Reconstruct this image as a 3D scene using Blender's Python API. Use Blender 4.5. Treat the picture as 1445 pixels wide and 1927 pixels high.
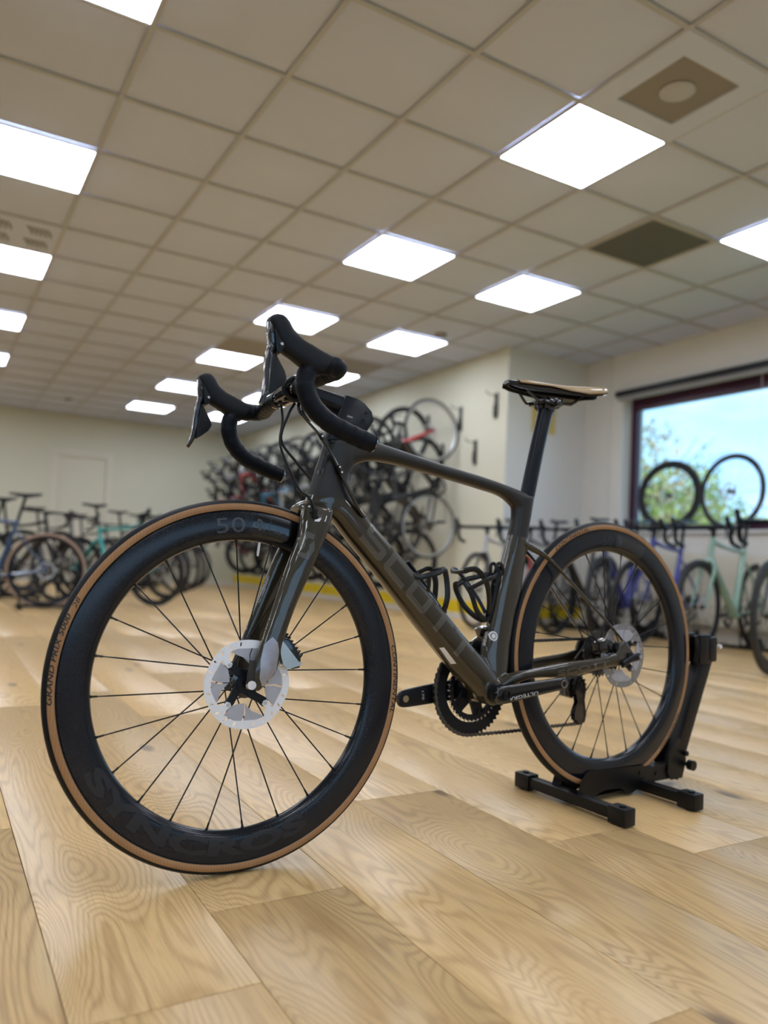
import bpy, bmesh, math, random
import numpy as np
from mathutils import Vector, Matrix
from mathutils.bvhtree import BVHTree
for _o in list(bpy.data.objects): bpy.data.objects.remove(_o)
SC = bpy.context.scene
COL = SC.collection
PI = math.pi

# ------------------------------------------------------------------ camera
YAW, PITCH, ROLL, FPX, CAMH, CYPX = 1.0427006, 0.0445183, 0.0448957, 1461.61, 0.575899, 25.4708
def cam_axes():
    f = Vector((math.cos(YAW)*math.cos(PITCH), math.sin(YAW)*math.cos(PITCH), math.sin(PITCH)))
    r0 = Vector((math.sin(YAW), -math.cos(YAW), 0)); u0 = r0.cross(f)
    r = r0*math.cos(ROLL)+u0*math.sin(ROLL); u = -r0*math.sin(ROLL)+u0*math.cos(ROLL)
    return r, u, f
CR, CU, CF = cam_axes()
cd = bpy.data.cameras.new('camera'); cam = bpy.data.objects.new('camera', cd); COL.objects.link(cam)
cam.matrix_world = Matrix(((CR.x, CU.x, -CF.x, 0), (CR.y, CU.y, -CF.y, 0), (CR.z, CU.z, -CF.z, CAMH), (0, 0, 0, 1)))
cd.sensor_fit = 'VERTICAL'; cd.sensor_height = 36.0; cd.sensor_width = 27.0
cd.lens = FPX/1927*36.0; cd.shift_y = CYPX/1927; cd.clip_start = .05; cd.clip_end = 300
cd.dof.use_dof = True; cd.dof.focus_distance = 1.5; cd.dof.aperture_fstop = 2.1
SC.camera = cam

# ------------------------------------------------------------------ light and exposure
SC.view_settings.view_transform = 'Standard'; SC.view_settings.look = 'None'
SC.view_settings.gamma = 1; SC.view_settings.use_curve_mapping = False
SC.view_settings.exposure = 0.07
PANEL_E = 11.2          # ceiling light panels
SKY_E = 1.0
w = bpy.data.worlds.new('sky'); SC.world = w; w.use_nodes = True
nt = w.node_tree; nt.nodes.clear()
def N(nt, t, **k):
    n = nt.nodes.new(t)
    for a, b in k.items():
        if a.startswith('i_'):
            key = a[2:]; key = int(key) if key.isdigit() else key.replace('_', ' ')
            n.inputs[key].default_value = b
        else: setattr(n, a, b)
    return n
L = lambda nt, a, b: nt.links.new(a, b)
tc = N(nt, 'ShaderNodeTexCoord'); mp = N(nt, 'ShaderNodeMapping'); mp.inputs['Scale'].default_value = (1.2, 1.2, 5)
nz = N(nt, 'ShaderNodeTexNoise', i_Scale=1.6, i_Detail=5.0, i_Roughness=.55)
cr = N(nt, 'ShaderNodeValToRGB'); cr.color_ramp.elements[0].position = .40; cr.color_ramp.elements[1].position = .62
cr.color_ramp.elements[0].color = (.74, 1.28, 2.0, 1); cr.color_ramp.elements[1].color = (1.3, 1.6, 2.1, 1)
bg = N(nt, 'ShaderNodeBackground', i_Strength=SKY_E); ow = N(nt, 'ShaderNodeOutputWorld')
L(nt, tc.outputs['Generated'], mp.inputs[0]); L(nt, mp.outputs[0], nz.inputs['Vector']); L(nt, nz.outputs[0], cr.inputs[0])
L(nt, cr.outputs[0], bg.inputs[0]); L(nt, bg.outputs[0], ow.inputs[0])

sn_ = bpy.data.lights.new('tree_sun', 'SUN'); sn_.energy = 3.0; sn_.angle = .02; sn_.color = (1, .96, .88); so_ = bpy.data.objects.new('tree_sun', sn_); COL.objects.link(so_)
so_.location = (-20, 8, 14); so_.rotation_euler = Vector((-.80, .35, .62)).to_track_quat('Z', 'Y').to_euler()   # added to brighten only the trees outside; behind the building, clear of the windows

# ------------------------------------------------------------------ materials
def newmat(name):
    m = bpy.data.materials.new(name); m.use_nodes = True; nt = m.node_tree
    return m, nt, nt.nodes['Principled BSDF']
def mat(name, col, rough=.5, metal=0, coat=0, coat_r=.05, noise=0, nscale=40, bump=0, spec=.5, aniso=0):
    m, nt, b = newmat(name)
    b.inputs['Base Color'].default_value = (*col, 1); b.inputs['Roughness'].default_value = rough
    b.inputs['Metallic'].default_value = metal; b.inputs['Coat Weight'].default_value = coat
    b.inputs['Coat Roughness'].default_value = coat_r; b.inputs['Specular IOR Level'].default_value = spec
    if noise or bump:
        tc = N(nt, 'ShaderNodeTexCoord'); nz = N(nt, 'ShaderNodeTexNoise', i_Scale=nscale, i_Detail=4.0)
        L(nt, tc.outputs['Object'], nz.inputs['Vector'])
        if noise:
            mx = N(nt, 'ShaderNodeMix', data_type='RGBA')
            mx.inputs[6].default_value = (*[c*(1-noise) for c in col], 1); mx.inputs[7].default_value = (*[min(1, c*(1+noise)) for c in col], 1)
            L(nt, nz.outputs[0], mx.inputs[0]); L(nt, mx.outputs[2], b.inputs['Base Color'])
        if bump:
            bp = N(nt, 'ShaderNodeBump', i_Strength=bump, i_Distance=.002)
            L(nt, nz.outputs[0], bp.inputs['Height']); L(nt, bp.outputs[0], b.inputs['Normal'])
    return m
M = {}
M['black_plastic'] = mat('black plastic', (.005, .006, .008), .36, spec=.3)
M['black_gloss'] = mat('gloss black', (.008, .008, .010), .12, 0, .6)
M['black_satin'] = mat('satin black anodised', (.008, .010, .015), .34, .2, spec=.3)
M['tape'] = mat('bar tape', (.004, .006, .011), .5, noise=.15, nscale=300, bump=.15, spec=.16)
M['hood'] = mat('rubber hood', (.005, .007, .011), .5, noise=.1, nscale=200, spec=.25)
M['tread'] = mat('tyre tread rubber', (.006, .007, .010), .5, noise=.3, nscale=60, spec=.25)
M['steel'] = mat('brushed steel', (.62, .63, .66), .32, 1, noise=.1, nscale=120)
M['rotor'] = mat('bright rotor steel', (.88, .90, .96), .42, .25, noise=.05, nscale=80)
M['rotor_fin'] = mat('rotor cooling fin', (.46, .47, .53), .42, .4, noise=.15, nscale=60)
M['chrome'] = mat('chrome', (.8, .8, .84), .1, 1)
M['dark_chrome'] = mat('polished dark grey', (.10, .11, .13), .14, .9, .5)
M['lever'] = mat('gloss black lever', (.010, .012, .018), .18, .2, 1, .06)
M['chain'] = mat('chain steel', (.13, .125, .12), .35, .9)
M['spoke'] = mat('black spoke', (.012, .012, .014), .3, .5)
M['white'] = mat('white plastic', (.78, .78, .80), .4)
M['decal_grey'] = mat('light grey decal', (.55, .56, .58), .35, 0, .3)
M['fork_patch'] = mat('mottled grey patch', (.36, .37, .42), .38, .5, noise=.35, nscale=55)
M['tan_leather'] = mat('tan saddle cover', (.42, .27, .115), .28, 0, .4, .12)
M['seatpost'] = mat('blue black carbon', (.003, .006, .011), .34, 0, .1, .2, spec=.22)
M['cage'] = mat('carbon cage', (.005, .006, .009), .34, 0, .1, spec=.3)
M['stand'] = mat('black powder coat', (.004, .004, .005), .42, bump=.05, nscale=400, spec=.3)
M['decal_dark'] = mat('raised satin lettering', (.085, .080, .067), .28, .3, .7, .08)
M['decal_black'] = mat('black lettering', (.008, .008, .009), .4)
M['decal_rim'] = mat('ghost rim lettering', (.0115, .013, .018), .5)
M['decal_patch'] = mat('gloss black rim patch', (.003, .003, .004), .12, 0, .3)
M['decal_patch_txt'] = mat('grey rim lettering', (.045, .052, .065), .35)
M['red'] = mat('red lettering', (.5, .02, .02), .4)
M['blue'] = mat('blue lettering', (.02, .10, .45), .4)
# frame paint: satin dark above a line on the head and seat tubes, gloss bronze below it
def frame_paint():
    m, nt, b = newmat('bronze and satin frame paint')
    tc = N(nt, 'ShaderNodeTexCoord'); sp = N(nt, 'ShaderNodeSeparateXYZ'); L(nt, tc.outputs['Object'], sp.inputs[0])
    # boundary z = .336 at x .87, .283 at x .30
    ma = N(nt, 'ShaderNodeMath', operation='MULTIPLY_ADD'); ma.inputs[1].default_value = -.093; ma.inputs[2].default_value = -.2551
    L(nt, sp.outputs[0], ma.inputs[0])
    ad = N(nt, 'ShaderNodeMath', operation='ADD'); L(nt, sp.outputs[2], ad.inputs[0]); L(nt, ma.outputs[0], ad.inputs[1])
    mr = N(nt, 'ShaderNodeMapRange'); mr.inputs[1].default_value = -.0006; mr.inputs[2].default_value = .0006; L(nt, ad.outputs[0], mr.inputs[0])
    mx = N(nt, 'ShaderNodeMix', data_type='RGBA'); mx.inputs[6].default_value = (.030, .0225, .0115, 1); mx.inputs[7].default_value = (.014, .0125, .012, 1)
    L(nt, mr.outputs[0], mx.inputs[0]); L(nt, mx.outputs[2], b.inputs['Base Color'])
    def lerp(a, c, sock):
        r = N(nt, 'ShaderNodeMapRange'); r.inputs[3].default_value = a; r.inputs[4].default_value = c
        L(nt, mr.outputs[0], r.inputs[0]); L(nt, r.outputs[0], b.inputs[sock])
    lerp(.36, .40, 'Roughness'); lerp(.45, .10, 'Metallic'); lerp(1.0, .0, 'Coat Weight'); b.inputs['Coat Roughness'].default_value = .04
    return m
M['frame'] = frame_paint()
M['fork'] = mat('gloss bronze fork paint', (.029, .023, .011), .34, .45, 1, .03)
M['fork_in'] = M['fork']
# carbon rim: fine woven relief
def carbon():
    m, nt, b = newmat('carbon rim'); b.inputs['Roughness'].default_value = .20
    b.inputs['Base Color'].default_value = (.016, .018, .024, 1); b.inputs['Specular IOR Level'].default_value = .25; b.inputs['Coat Weight'].default_value = .28; b.inputs['Coat Roughness'].default_value = .2
    tc = N(nt, 'ShaderNodeTexCoord'); ck = N(nt, 'ShaderNodeTexChecker', i_Scale=420.0)
    ck.inputs['Color1'].default_value = (.0075, .0100, .0155, 1); ck.inputs['Color2'].default_value = (.0055, .0075, .0125, 1)
    L(nt, tc.outputs['Object'], ck.inputs[0]); L(nt, ck.outputs[0], b.inputs['Base Color'])
    return m
M['carbon'] = carbon()
def tanwall():
    m, nt, b = newmat('tan tyre sidewall'); b.inputs['Roughness'].default_value = .55
    tc = N(nt, 'ShaderNodeTexCoord'); wv = N(nt, 'ShaderNodeTexWave', i_Scale=60.0, i_Distortion=2.0)
    nz = N(nt, 'ShaderNodeTexNoise', i_Scale=25.0, i_Detail=6.0); mx = N(nt, 'ShaderNodeMix', data_type='RGBA')
    mx.inputs[6].default_value = (.26, .125, .047, 1); mx.inputs[7].default_value = (.40, .215, .092, 1)
    ad = N(nt, 'ShaderNodeMath', operation='MULTIPLY_ADD'); ad.inputs[1].default_value = .35
    L(nt, tc.outputs['Object'], wv.inputs[0]); L(nt, tc.outputs['Object'], nz.inputs['Vector'])
    L(nt, wv.outputs['Fac'], ad.inputs[0]); L(nt, nz.outputs[0], ad.inputs[2]); L(nt, ad.outputs[0], mx.inputs[0]); L(nt, mx.outputs[2], b.inputs['Base Color'])
    return m
M['tan'] = tanwall()
def wood():
    m, nt, b = newmat('oak laminate plank'); b.inputs['Specular IOR Level'].default_value = .5
    tc = N(nt, 'ShaderNodeTexCoord'); oi = N(nt, 'ShaderNodeObjectInfo')
    off = N(nt, 'ShaderNodeVectorMath', operation='SCALE'); off.inputs[3].default_value = 1.0
    cx = N(nt, 'ShaderNodeCombineXYZ'); r1 = N(nt, 'ShaderNodeMath', operation='MULTIPLY'); r1.inputs[1].default_value = 37.0
    r2 = N(nt, 'ShaderNodeMath', operation='MULTIPLY'); r2.inputs[1].default_value = 91.0
    L(nt, oi.outputs['Random'], r1.inputs[0]); L(nt, oi.outputs['Random'], r2.inputs[0]); L(nt, r1.outputs[0], cx.inputs[0]); L(nt, r2.outputs[0], cx.inputs[1]); L(nt, r1.outputs[0], cx.inputs[2])
    add = N(nt, 'ShaderNodeVectorMath', operation='ADD'); L(nt, tc.outputs['Object'], add.inputs[0]); L(nt, cx.outputs[0], add.inputs[1])
    P = add.outputs[0]
    # knots: sparse cells in stretched space
    ms = N(nt, 'ShaderNodeVectorMath', operation='MULTIPLY'); ms.inputs[1].default_value = (3.6, 1.55, 1); L(nt, P, ms.inputs[0])
    vo = N(nt, 'ShaderNodeTexVoronoi', voronoi_dimensions='2D', i_Scale=1.0, i_Randomness=1.0); L(nt, ms.outputs[0], vo.inputs['Vector'])
    kn = N(nt, 'ShaderNodeMapRange', interpolation_type='SMOOTHERSTEP'); kn.inputs[1].default_value = .0; kn.inputs[2].default_value = .42; kn.inputs[3].default_value = 1; kn.inputs[4].default_value = 0
    L(nt, vo.outputs['Distance'], kn.inputs[0])
    # smooth field whose contour lines make the cathedral figure
    m2 = N(nt, 'ShaderNodeVectorMath', operation='MULTIPLY'); m2.inputs[1].default_value = (6.5, .85, 1); L(nt, P, m2.inputs[0])
    n1 = N(nt, 'ShaderNodeTexNoise', i_Scale=1.0, i_Detail=2.0, i_Roughness=.45, i_Distortion=.25); L(nt, m2.outputs[0], n1.inputs['Vector'])
    fld = N(nt, 'ShaderNodeMath', operation='MULTIPLY_ADD'); fld.inputs[1].default_value = .22; L(nt, kn.outputs[0], fld.inputs[0]); L(nt, n1.outputs[0], fld.inputs[2])
    fr = N(nt, 'ShaderNodeMath', operation='MULTIPLY'); fr.inputs[1].default_value = 190.0; L(nt, fld.outputs[0], fr.inputs[0])
    sn = N(nt, 'ShaderNodeMath', operation='SINE'); L(nt, fr.outputs[0], sn.inputs[0])
    ring = N(nt, 'ShaderNodeMapRange'); ring.inputs[1].default_value = -1; ring.inputs[2].default_value = 1; L(nt, sn.outputs[0], ring.inputs[0])
    rp = N(nt, 'ShaderNodeMath', operation='POWER'); rp.inputs[1].default_value = 2.2; L(nt, ring.outputs[0], rp.inputs[0])
    # where figure shows strongly
    m3 = N(nt, 'ShaderNodeVectorMath', operation='MULTIPLY'); m3.inputs[1].default_value = (5, .9, 1); L(nt, P, m3.inputs[0])
    n3 = N(nt, 'ShaderNodeTexNoise', i_Scale=1.3, i_Detail=3.0); L(nt, m3.outputs[0], n3.inputs['Vector'])
    # fine fibres
    m4 = N(nt, 'ShaderNodeVectorMath', operation='MULTIPLY'); m4.inputs[1].default_value = (480, 10, 1); L(nt, P, m4.inputs[0])
    n4 = N(nt, 'ShaderNodeTexNoise', i_Scale=1.0, i_Detail=3.0, i_Roughness=.6); L(nt, m4.outputs[0], n4.inputs['Vector'])
    # colour
    base = N(nt, 'ShaderNodeMix', data_type='RGBA'); base.inputs[6].default_value = (.64, .41, .170, 1); base.inputs[7].default_value = (.82, .575, .275, 1)
    L(nt, n3.outputs[0], base.inputs[0])
    t1 = N(nt, 'ShaderNodeMath', operation='MULTIPLY'); L(nt, rp.outputs[0], t1.inputs[0]); L(nt, n3.outputs[0], t1.inputs[1])
    t1b = N(nt, 'ShaderNodeMath', operation='MULTIPLY'); t1b.inputs[1].default_value = .82; L(nt, t1.outputs[0], t1b.inputs[0])
    c1 = N(nt, 'ShaderNodeMix', data_type='RGBA'); c1.inputs[7].default_value = (.40, .205, .078, 1); L(nt, base.outputs[2], c1.inputs[6]); L(nt, t1b.outputs[0], c1.inputs[0])
    f2 = N(nt, 'ShaderNodeMapRange'); f2.inputs[1].default_value = .30; f2.inputs[2].default_value = .52; f2.inputs[3].default_value = .76; f2.inputs[4].default_value = 1.03; L(nt, n4.outputs[0], f2.inputs[0])
    c2 = N(nt, 'ShaderNodeVectorMath', operation='SCALE'); L(nt, c1.outputs[2], c2.inputs[0]); L(nt, f2.outputs[0], c2.inputs[3])
    k2 = N(nt, 'ShaderNodeMapRange', interpolation_type='SMOOTHERSTEP'); k2.inputs[1].default_value = .02; k2.inputs[2].default_value = .10; k2.inputs[3].default_value = .85; k2.inputs[4].default_value = 0
    L(nt, vo.outputs['Distance'], k2.inputs[0])
    gate = N(nt, 'ShaderNodeMath', operation='GREATER_THAN'); gate.inputs[1].default_value = .68; sc_ = N(nt, 'ShaderNodeSeparateColor'); L(nt, vo.outputs['Color'], sc_.inputs[0]); L(nt, sc_.outputs[0], gate.inputs[0])
    kg = N(nt, 'ShaderNodeMath', operation='MULTIPLY'); L(nt, k2.outputs[0], kg.inputs[0]); L(nt, gate.outputs[0], kg.inputs[1])
    kn2 = N(nt, 'ShaderNodeMath', operation='MULTIPLY'); L(nt, kg.outputs[0], kn2.inputs[0]); L(nt, n4.outputs[0], kn2.inputs[1])
    kk = N(nt, 'ShaderNodeMath', operation='MULTIPLY'); kk.inputs[1].default_value = 1.8; kk.use_clamp = True; L(nt, kn2.outputs[0], kk.inputs[0])
    c3 = N(nt, 'ShaderNodeMix', data_type='RGBA'); c3.inputs[7].default_value = (.13, .07, .035, 1); L(nt, c2.outputs[0], c3.inputs[6]); L(nt, kk.outputs[0], c3.inputs[0])
    tone = N(nt, 'ShaderNodeMapRange'); tone.inputs[3].default_value = .88; tone.inputs[4].default_value = 1.08
    rr = N(nt, 'ShaderNodeMath', operation='FRACT'); rm = N(nt, 'ShaderNodeMath', operation='MULTIPLY'); rm.inputs[1].default_value = 13.7; L(nt, oi.outputs['Random'], rm.inputs[0]); L(nt, rm.outputs[0], rr.inputs[0]); L(nt, rr.outputs[0], tone.inputs[0])
    c4 = N(nt, 'ShaderNodeVectorMath', operation='SCALE'); L(nt, c3.outputs[2], c4.inputs[0]); L(nt, tone.outputs[0], c4.inputs[3])
    L(nt, c4.outputs[0], b.inputs['Base Color'])
    ro = N(nt, 'ShaderNodeMapRange'); ro.inputs[3].default_value = .25; ro.inputs[4].default_value = .34; L(nt, n4.outputs[0], ro.inputs[0]); L(nt, ro.outputs[0], b.inputs['Roughness'])
    bp = N(nt, 'ShaderNodeBump', i_Strength=.05, i_Distance=.0004); L(nt, n4.outputs[0], bp.inputs['Height']); L(nt, bp.outputs[0], b.inputs['Normal'])
    return m
M['wood'] = wood()
M['ceiling'] = mat('mineral ceiling tile', (.565, .62, .77), .9, noise=.03, nscale=3)
M['grid'] = mat('ceiling grid', (.46, .47, .50), .7)
M['wall'] = mat('cream painted wall', (.65, .645, .53), .75, noise=.03, nscale=1.5)
M['wall_w'] = mat('white painted wall', (.70, .69, .66), .6, noise=.02, nscale=1.5)
M['yellow'] = mat('yellow painted band', (.80, .60, .01), .6)
M['skirt'] = mat('white skirting', (.72, .70, .66), .5)
M['door'] = mat('cream door leaf', (.66, .64, .53), .5)
M['frame_door'] = mat('door frame paint', (.70, .665, .57), .5)
M['winframe'] = mat('dark purple window frame', (.045, .006, .030), .35)
M['reveal'] = mat('white window reveal', (.74, .76, .80), .5)
M['sill'] = mat('white stone sill', (.62, .63, .63), .3)
M['radiator'] = mat('cream radiator enamel', (.66, .63, .54), .4)
M['vent_dark'] = mat('dark ceiling grille', (.10, .10, .085), .7)
M['vent'] = mat('grey ceiling vent', (.46, .44, .42), .6)
M['vent_in'] = mat('vent recess', (.26, .235, .21), .7)
def emis(name, col, s):
    m, nt, b = newmat(name); b.inputs['Base Color'].default_value = (.8, .8, .8, 1)
    b.inputs['Emission Color'].default_value = (*col, 1); b.inputs['Emission Strength'].default_value = s
    return m
M['panel'] = emis('lit ceiling panel', (.86, .93, 1.06), PANEL_E)
def glass():
    m = bpy.data.materials.new('window glass'); m.use_nodes = True; nt = m.node_tree; nt.nodes.clear()
    t = N(nt, 'ShaderNodeBsdfTransparent'); t.inputs[0].default_value = (.93, .98, .98, 1); g = N(nt, 'ShaderNodeBsdfGlossy', i_Roughness=.0)
    fr = N(nt, 'ShaderNodeFresnel', i_IOR=1.12); mx = N(nt, 'ShaderNodeMixShader'); o = N(nt, 'ShaderNodeOutputMaterial')
    L(nt, fr.outputs[0], mx.inputs[0]); L(nt, t.outputs[0], mx.inputs[1]); L(nt, g.outputs[0], mx.inputs[2]); L(nt, mx.outputs[0], o.inputs[0])
    return m
M['glass'] = glass()
M['leaf1'] = mat('yellow green foliage', (.40, .46, .12), .6, noise=.4, nscale=1.2)
M['leaf2'] = mat('autumn orange foliage', (.50, .38, .20), .6, noise=.4, nscale=1.2)
M['leaf3'] = mat('green hedge foliage', (.20, .33, .09), .6, noise=.4, nscale=1)
M['bark'] = mat('bark', (.12, .09, .07), .9, noise=.3, nscale=10)
M['groove'] = mat('dark plank groove', (.05, .03, .015), .9)
M['grass'] = mat('grass', (.22, .33, .10), .9, noise=.3, nscale=.5)
M['ply'] = mat('yellow notice paper', (.62, .46, .16), .7)

# ------------------------------------------------------------------ mesh helpers
class MB:
    def __init__(s): s.v = []; s.f = []; s.m = []
    def add(s, vs, fs, mi=0):
        b = len(s.v); s.v += [tuple(v) for v in vs]; s.f += [tuple(i+b for i in f) for f in fs]; s.m += [mi]*len(fs); return s
    def box(s, x0, x1, y0, y1, z0, z1, mi=0, T=None):
        vs = [Vector((x, y, z)) for z in (z0, z1) for y in (y0, y1) for x in (x0, x1)]
        if T is not None: vs = [T @ v for v in vs]
        return s.add(vs, [(0, 2, 3, 1), (4, 5, 7, 6), (0, 1, 5, 4), (2, 6, 7, 3), (0, 4, 6, 2), (1, 3, 7, 5)], mi)
    def rings(s, rs, cap=True, mi=0, closed=False):
        n = len(rs[0]); b = len(s.v); s.v += [tuple(p) for r in rs for p in r]; k = len(rs)
        fs = []
        for i in range(k if closed else k-1):
            j = (i+1) % k
            for a in range(n):
                c = (a+1) % n; fs.append((b+i*n+a, b+i*n+c, b+j*n+c, b+j*n+a))
        if cap and not closed: fs += [tuple(b+a for a in reversed(range(n))), tuple(b+(k-1)*n+a for a in range(n))]
        s.f += fs; s.m += [mi]*len(fs); return s
    def tube(s, pts, r, n=10, mi=0, sub=1, flat=1.0, closed=False):
        pts = [Vector(p) for p in pts]; rr = list(r) if hasattr(r, '__len__') else [r]*len(pts)
        if sub > 1: pts, rr = spline(pts, rr, sub, closed)
        rs = []; T0 = None; Nn = None; K = len(pts)
        for i, p in enumerate(pts):
            a = pts[(i-1) % K] if closed or i > 0 else p; c = pts[(i+1) % K] if closed or i < K-1 else p
            t = (c-a).normalized()
            if Nn is None:
                Nn = t.cross(Vector((0, 1, 0)));
                if Nn.length < .2: Nn = t.cross(Vector((1, 0, 0)))
                Nn.normalize()
            Nn = (Nn-t*Nn.dot(t)).normalized(); B = t.cross(Nn)
            rs.append([p+Nn*(math.cos(2*PI*k/n)*rr[i])+B*(math.sin(2*PI*k/n)*rr[i]*flat) for k in range(n)])
        return s.rings(rs, True, mi, closed)
    def cyl(s, a, b, r, n=20, mi=0, r2=None):
        return s.tube([a, b], [r, r if r2 is None else r2], n, mi)
    def prism(s, poly, y0, y1, mi=0):           # polygon in x,z swept along y
        n = len(poly); ar = sum(poly[i][0]*poly[(i+1) % n][1]-poly[(i+1) % n][0]*poly[i][1] for i in range(n))
        if ar < 0: poly = poly[::-1]
        vs = [(x, y0, z) for x, z in poly]+[(x, y1, z) for x, z in poly]
        fs = [tuple(range(n)), tuple(reversed(range(n, 2*n)))]+[(i, i+n, (i+1) % n+n, (i+1) % n) for i in range(n)]
        return s.add(vs, fs, mi)
    def lathe(s, prof, n=96, mi=0, closed=True, segm=None):   # profile (radius, y) about the y axis, at angle in xz
        k = len(prof); b = len(s.v)
        for i in range(n):
            a = 2*PI*i/n; s.v += [(math.cos(a)*r, y, math.sin(a)*r) for r, y in prof]
        for i in range(n):
            j = (i+1) % n
            for p in range(k if closed else k-1):
                q = (p+1) % k; s.f.append((b+i*k+p, b+j*k+p, b+j*k+q, b+i*k+q)); s.m.append(segm[p] if segm else mi)
        return s
    def build(s, name, mats, parent=None, smooth=True, loc=None, bevel=0, autosm=40):
        me = bpy.data.meshes.new(name); me.from_pydata(s.v, [], s.f); me.polygons.foreach_set('material_index', s.m)
        for m in (mats if isinstance(mats, (list, tuple)) else [mats]): me.materials.append(m)
        bm = bmesh.new(); bm.from_mesh(me); bmesh.ops.recalc_face_normals(bm, faces=bm.faces)
        if bevel: bmesh.ops.bevel(bm, geom=[e for e in bm.edges if len(e.link_faces) == 2 and e.calc_face_angle() > .5], offset=bevel, segments=2, affect='EDGES', profile=.6)
        if smooth:
            ang = math.radians(autosm)
            for e in bm.edges:
                if len(e.link_faces) == 2 and e.calc_face_angle() > ang: e.smooth = False
            for f in bm.faces: f.smooth = True
        bm.to_mesh(me); bm.free(); me.update()
        o = bpy.data.objects.new(name, me); COL.objects.link(o)
        if parent is not None: o.parent = parent
        if loc is not None: o.location = loc
        return o
def spline(pts, rr, sub, closed=False):
    K = len(pts); op = []; orr = []
    for i in range(K if closed else K-1):
        g = lambda j: (pts[j % K] if closed else pts[max(0, min(K-1, j))]); gr = lambda j: (rr[j % K] if closed else rr[max(0, min(K-1, j))])
        p0, p1, p2, p3 = g(i-1), g(i), g(i+1), g(i+2)
        for t in [k/sub for k in range(sub)]:
            op.append(.5*((2*p1)+(p2-p0)*t+(2*p0-5*p1+4*p2-p3)*t*t+(3*p1-p0-3*p2+p3)*t**3)); orr.append(gr(i)+(gr(i+1)-gr(i))*t)
    if not closed: op.append(pts[-1]); orr.append(rr[-1])
    return op, orr
def sup(c, u, v, a, b, n=28, e=2.4):           # superellipse section, half sizes a along u, b along v
    out = []
    for k in range(n):
        t = 2*PI*k/n; ct, st = math.cos(t), math.sin(t)
        out.append(c+u*(a*math.copysign(abs(ct)**(2/e), ct))+v*(b*math.copysign(abs(st)**(2/e), st)))
    return out
def pairs_loft(mb, prs, ys, bs, sub=6, n=28, e=2.3, mi=0, cap=True):
    """prs: [(upper (x,z), lower (x,z))...]; ys: lateral centre; bs: lateral half width"""
    A = [Vector((p[0][0], 0, p[0][1])) for p in prs]; B = [Vector((p[1][0], 0, p[1][1])) for p in prs]
    ys = ys if hasattr(ys, '__len__') else [ys]*len(prs); bs = bs if hasattr(bs, '__len__') else [bs]*len(prs)
    A2, y2 = spline(A, ys, sub); B2, b2 = spline(B, bs, sub)
    rs = []
    for a, b, y, w in zip(A2, B2, y2, b2):
        c = (a+b)/2+Vector((0, y, 0)); u = (a-b)/2; rs.append(sup(c, u.normalized(), Vector((0, 1, 0)), u.length, w, n, e))
    return mb.rings(rs, cap, mi)
def remesh(o, vox, smooth_it=4, fac=.5):
    m = o.modifiers.new('r', 'REMESH'); m.mode = 'VOXEL'; m.voxel_size = vox; m.use_smooth_shade = True
    if smooth_it: s = o.modifiers.new('s', 'SMOOTH'); s.iterations = smooth_it; s.factor = fac
    dg = bpy.context.evaluated_depsgraph_get(); dg.update(); ev = o.evaluated_get(dg)
    me = bpy.data.meshes.new_from_object(ev); o.modifiers.clear(); old = o.data; o.data = me; me.name = old.name
    for p in me.polygons: p.use_smooth = True
    return o
def bvh(o): 
    me = o.data; return BVHTree.FromPolygons([v.co for v in me.vertices], [tuple(p.vertices) for p in me.polygons])
def text_pts(txt, bold=.0, shear=0.0, space=1.0):
    cu = bpy.data.curves.new('t', 'FONT'); cu.body = txt; cu.size = 1; cu.offset = bold; cu.shear = shear; cu.space_character = space; cu.resolution_u = 3
    o = bpy.data.objects.new('t', cu); COL.objects.link(o); dg = bpy.context.evaluated_depsgraph_get(); dg.update()
    me = bpy.data.meshes.new_from_object(o.evaluated_get(dg)); bpy.data.objects.remove(o)
    bm = bmesh.new(); bm.from_mesh(me); bmesh.ops.triangulate(bm, faces=bm.faces)
    return bm
def poly_bm(polys):
    bm = bmesh.new()
    for p in polys: bm.faces.new([bm.verts.new((x, y, 0)) for x, y in p])
    bm.normal_update(); bmesh.ops.triangulate(bm, faces=bm.faces); return bm
def decal(bm, fn, name, m, parent, tree=None, maxlen=.006, lift=.0005, side=1, loc=None, ydir=None):
    """fn maps 2D point -> local (x,z) [+y]; projected on tree along -y*side"""
    for v in bm.verts:
        x, z = fn(v.co.x, v.co.y); v.co = Vector((x, 0, z))
    for _ in range(6):
        es = [e for e in bm.edges if e.calc_length() > maxlen]
        if not es: break
        bmesh.ops.subdivide_edges(bm, edges=es, cuts=1); bmesh.ops.triangulate(bm, faces=[f for f in bm.faces if len(f.verts) > 3])
    dead = []
    for v in bm.verts:
        h = tree.ray_cast(Vector((v.co.x, side*.3, v.co.z)), Vector((0, -side, 0)))
        if h[0] is None: dead.append(v)
        else: v.co = h[0]+h[1]*lift*(1 if h[1].y*side > 0 else -1)
    bmesh.ops.delete(bm, geom=dead, context='VERTS')
    if not bm.faces: bm.free(); return None
    for f in bm.faces:
        f.normal_update()
    for f in bm.faces:
        if f.normal.y*side < 0: f.normal_flip()
    me = bpy.data.meshes.new(name); bm.to_mesh(me); bm.free(); me.materials.append(m)
    for p in me.polygons: p.use_smooth = True
    o = bpy.data.objects.new(name, me); COL.objects.link(o); o.parent = parent
    if loc is not None: o.location = loc
    return o
def bounds(bm):
    xs = [v.co.x for v in bm.verts]; ys = [v.co.y for v in bm.verts]; return min(xs), max(xs), min(ys), max(ys)
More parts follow.
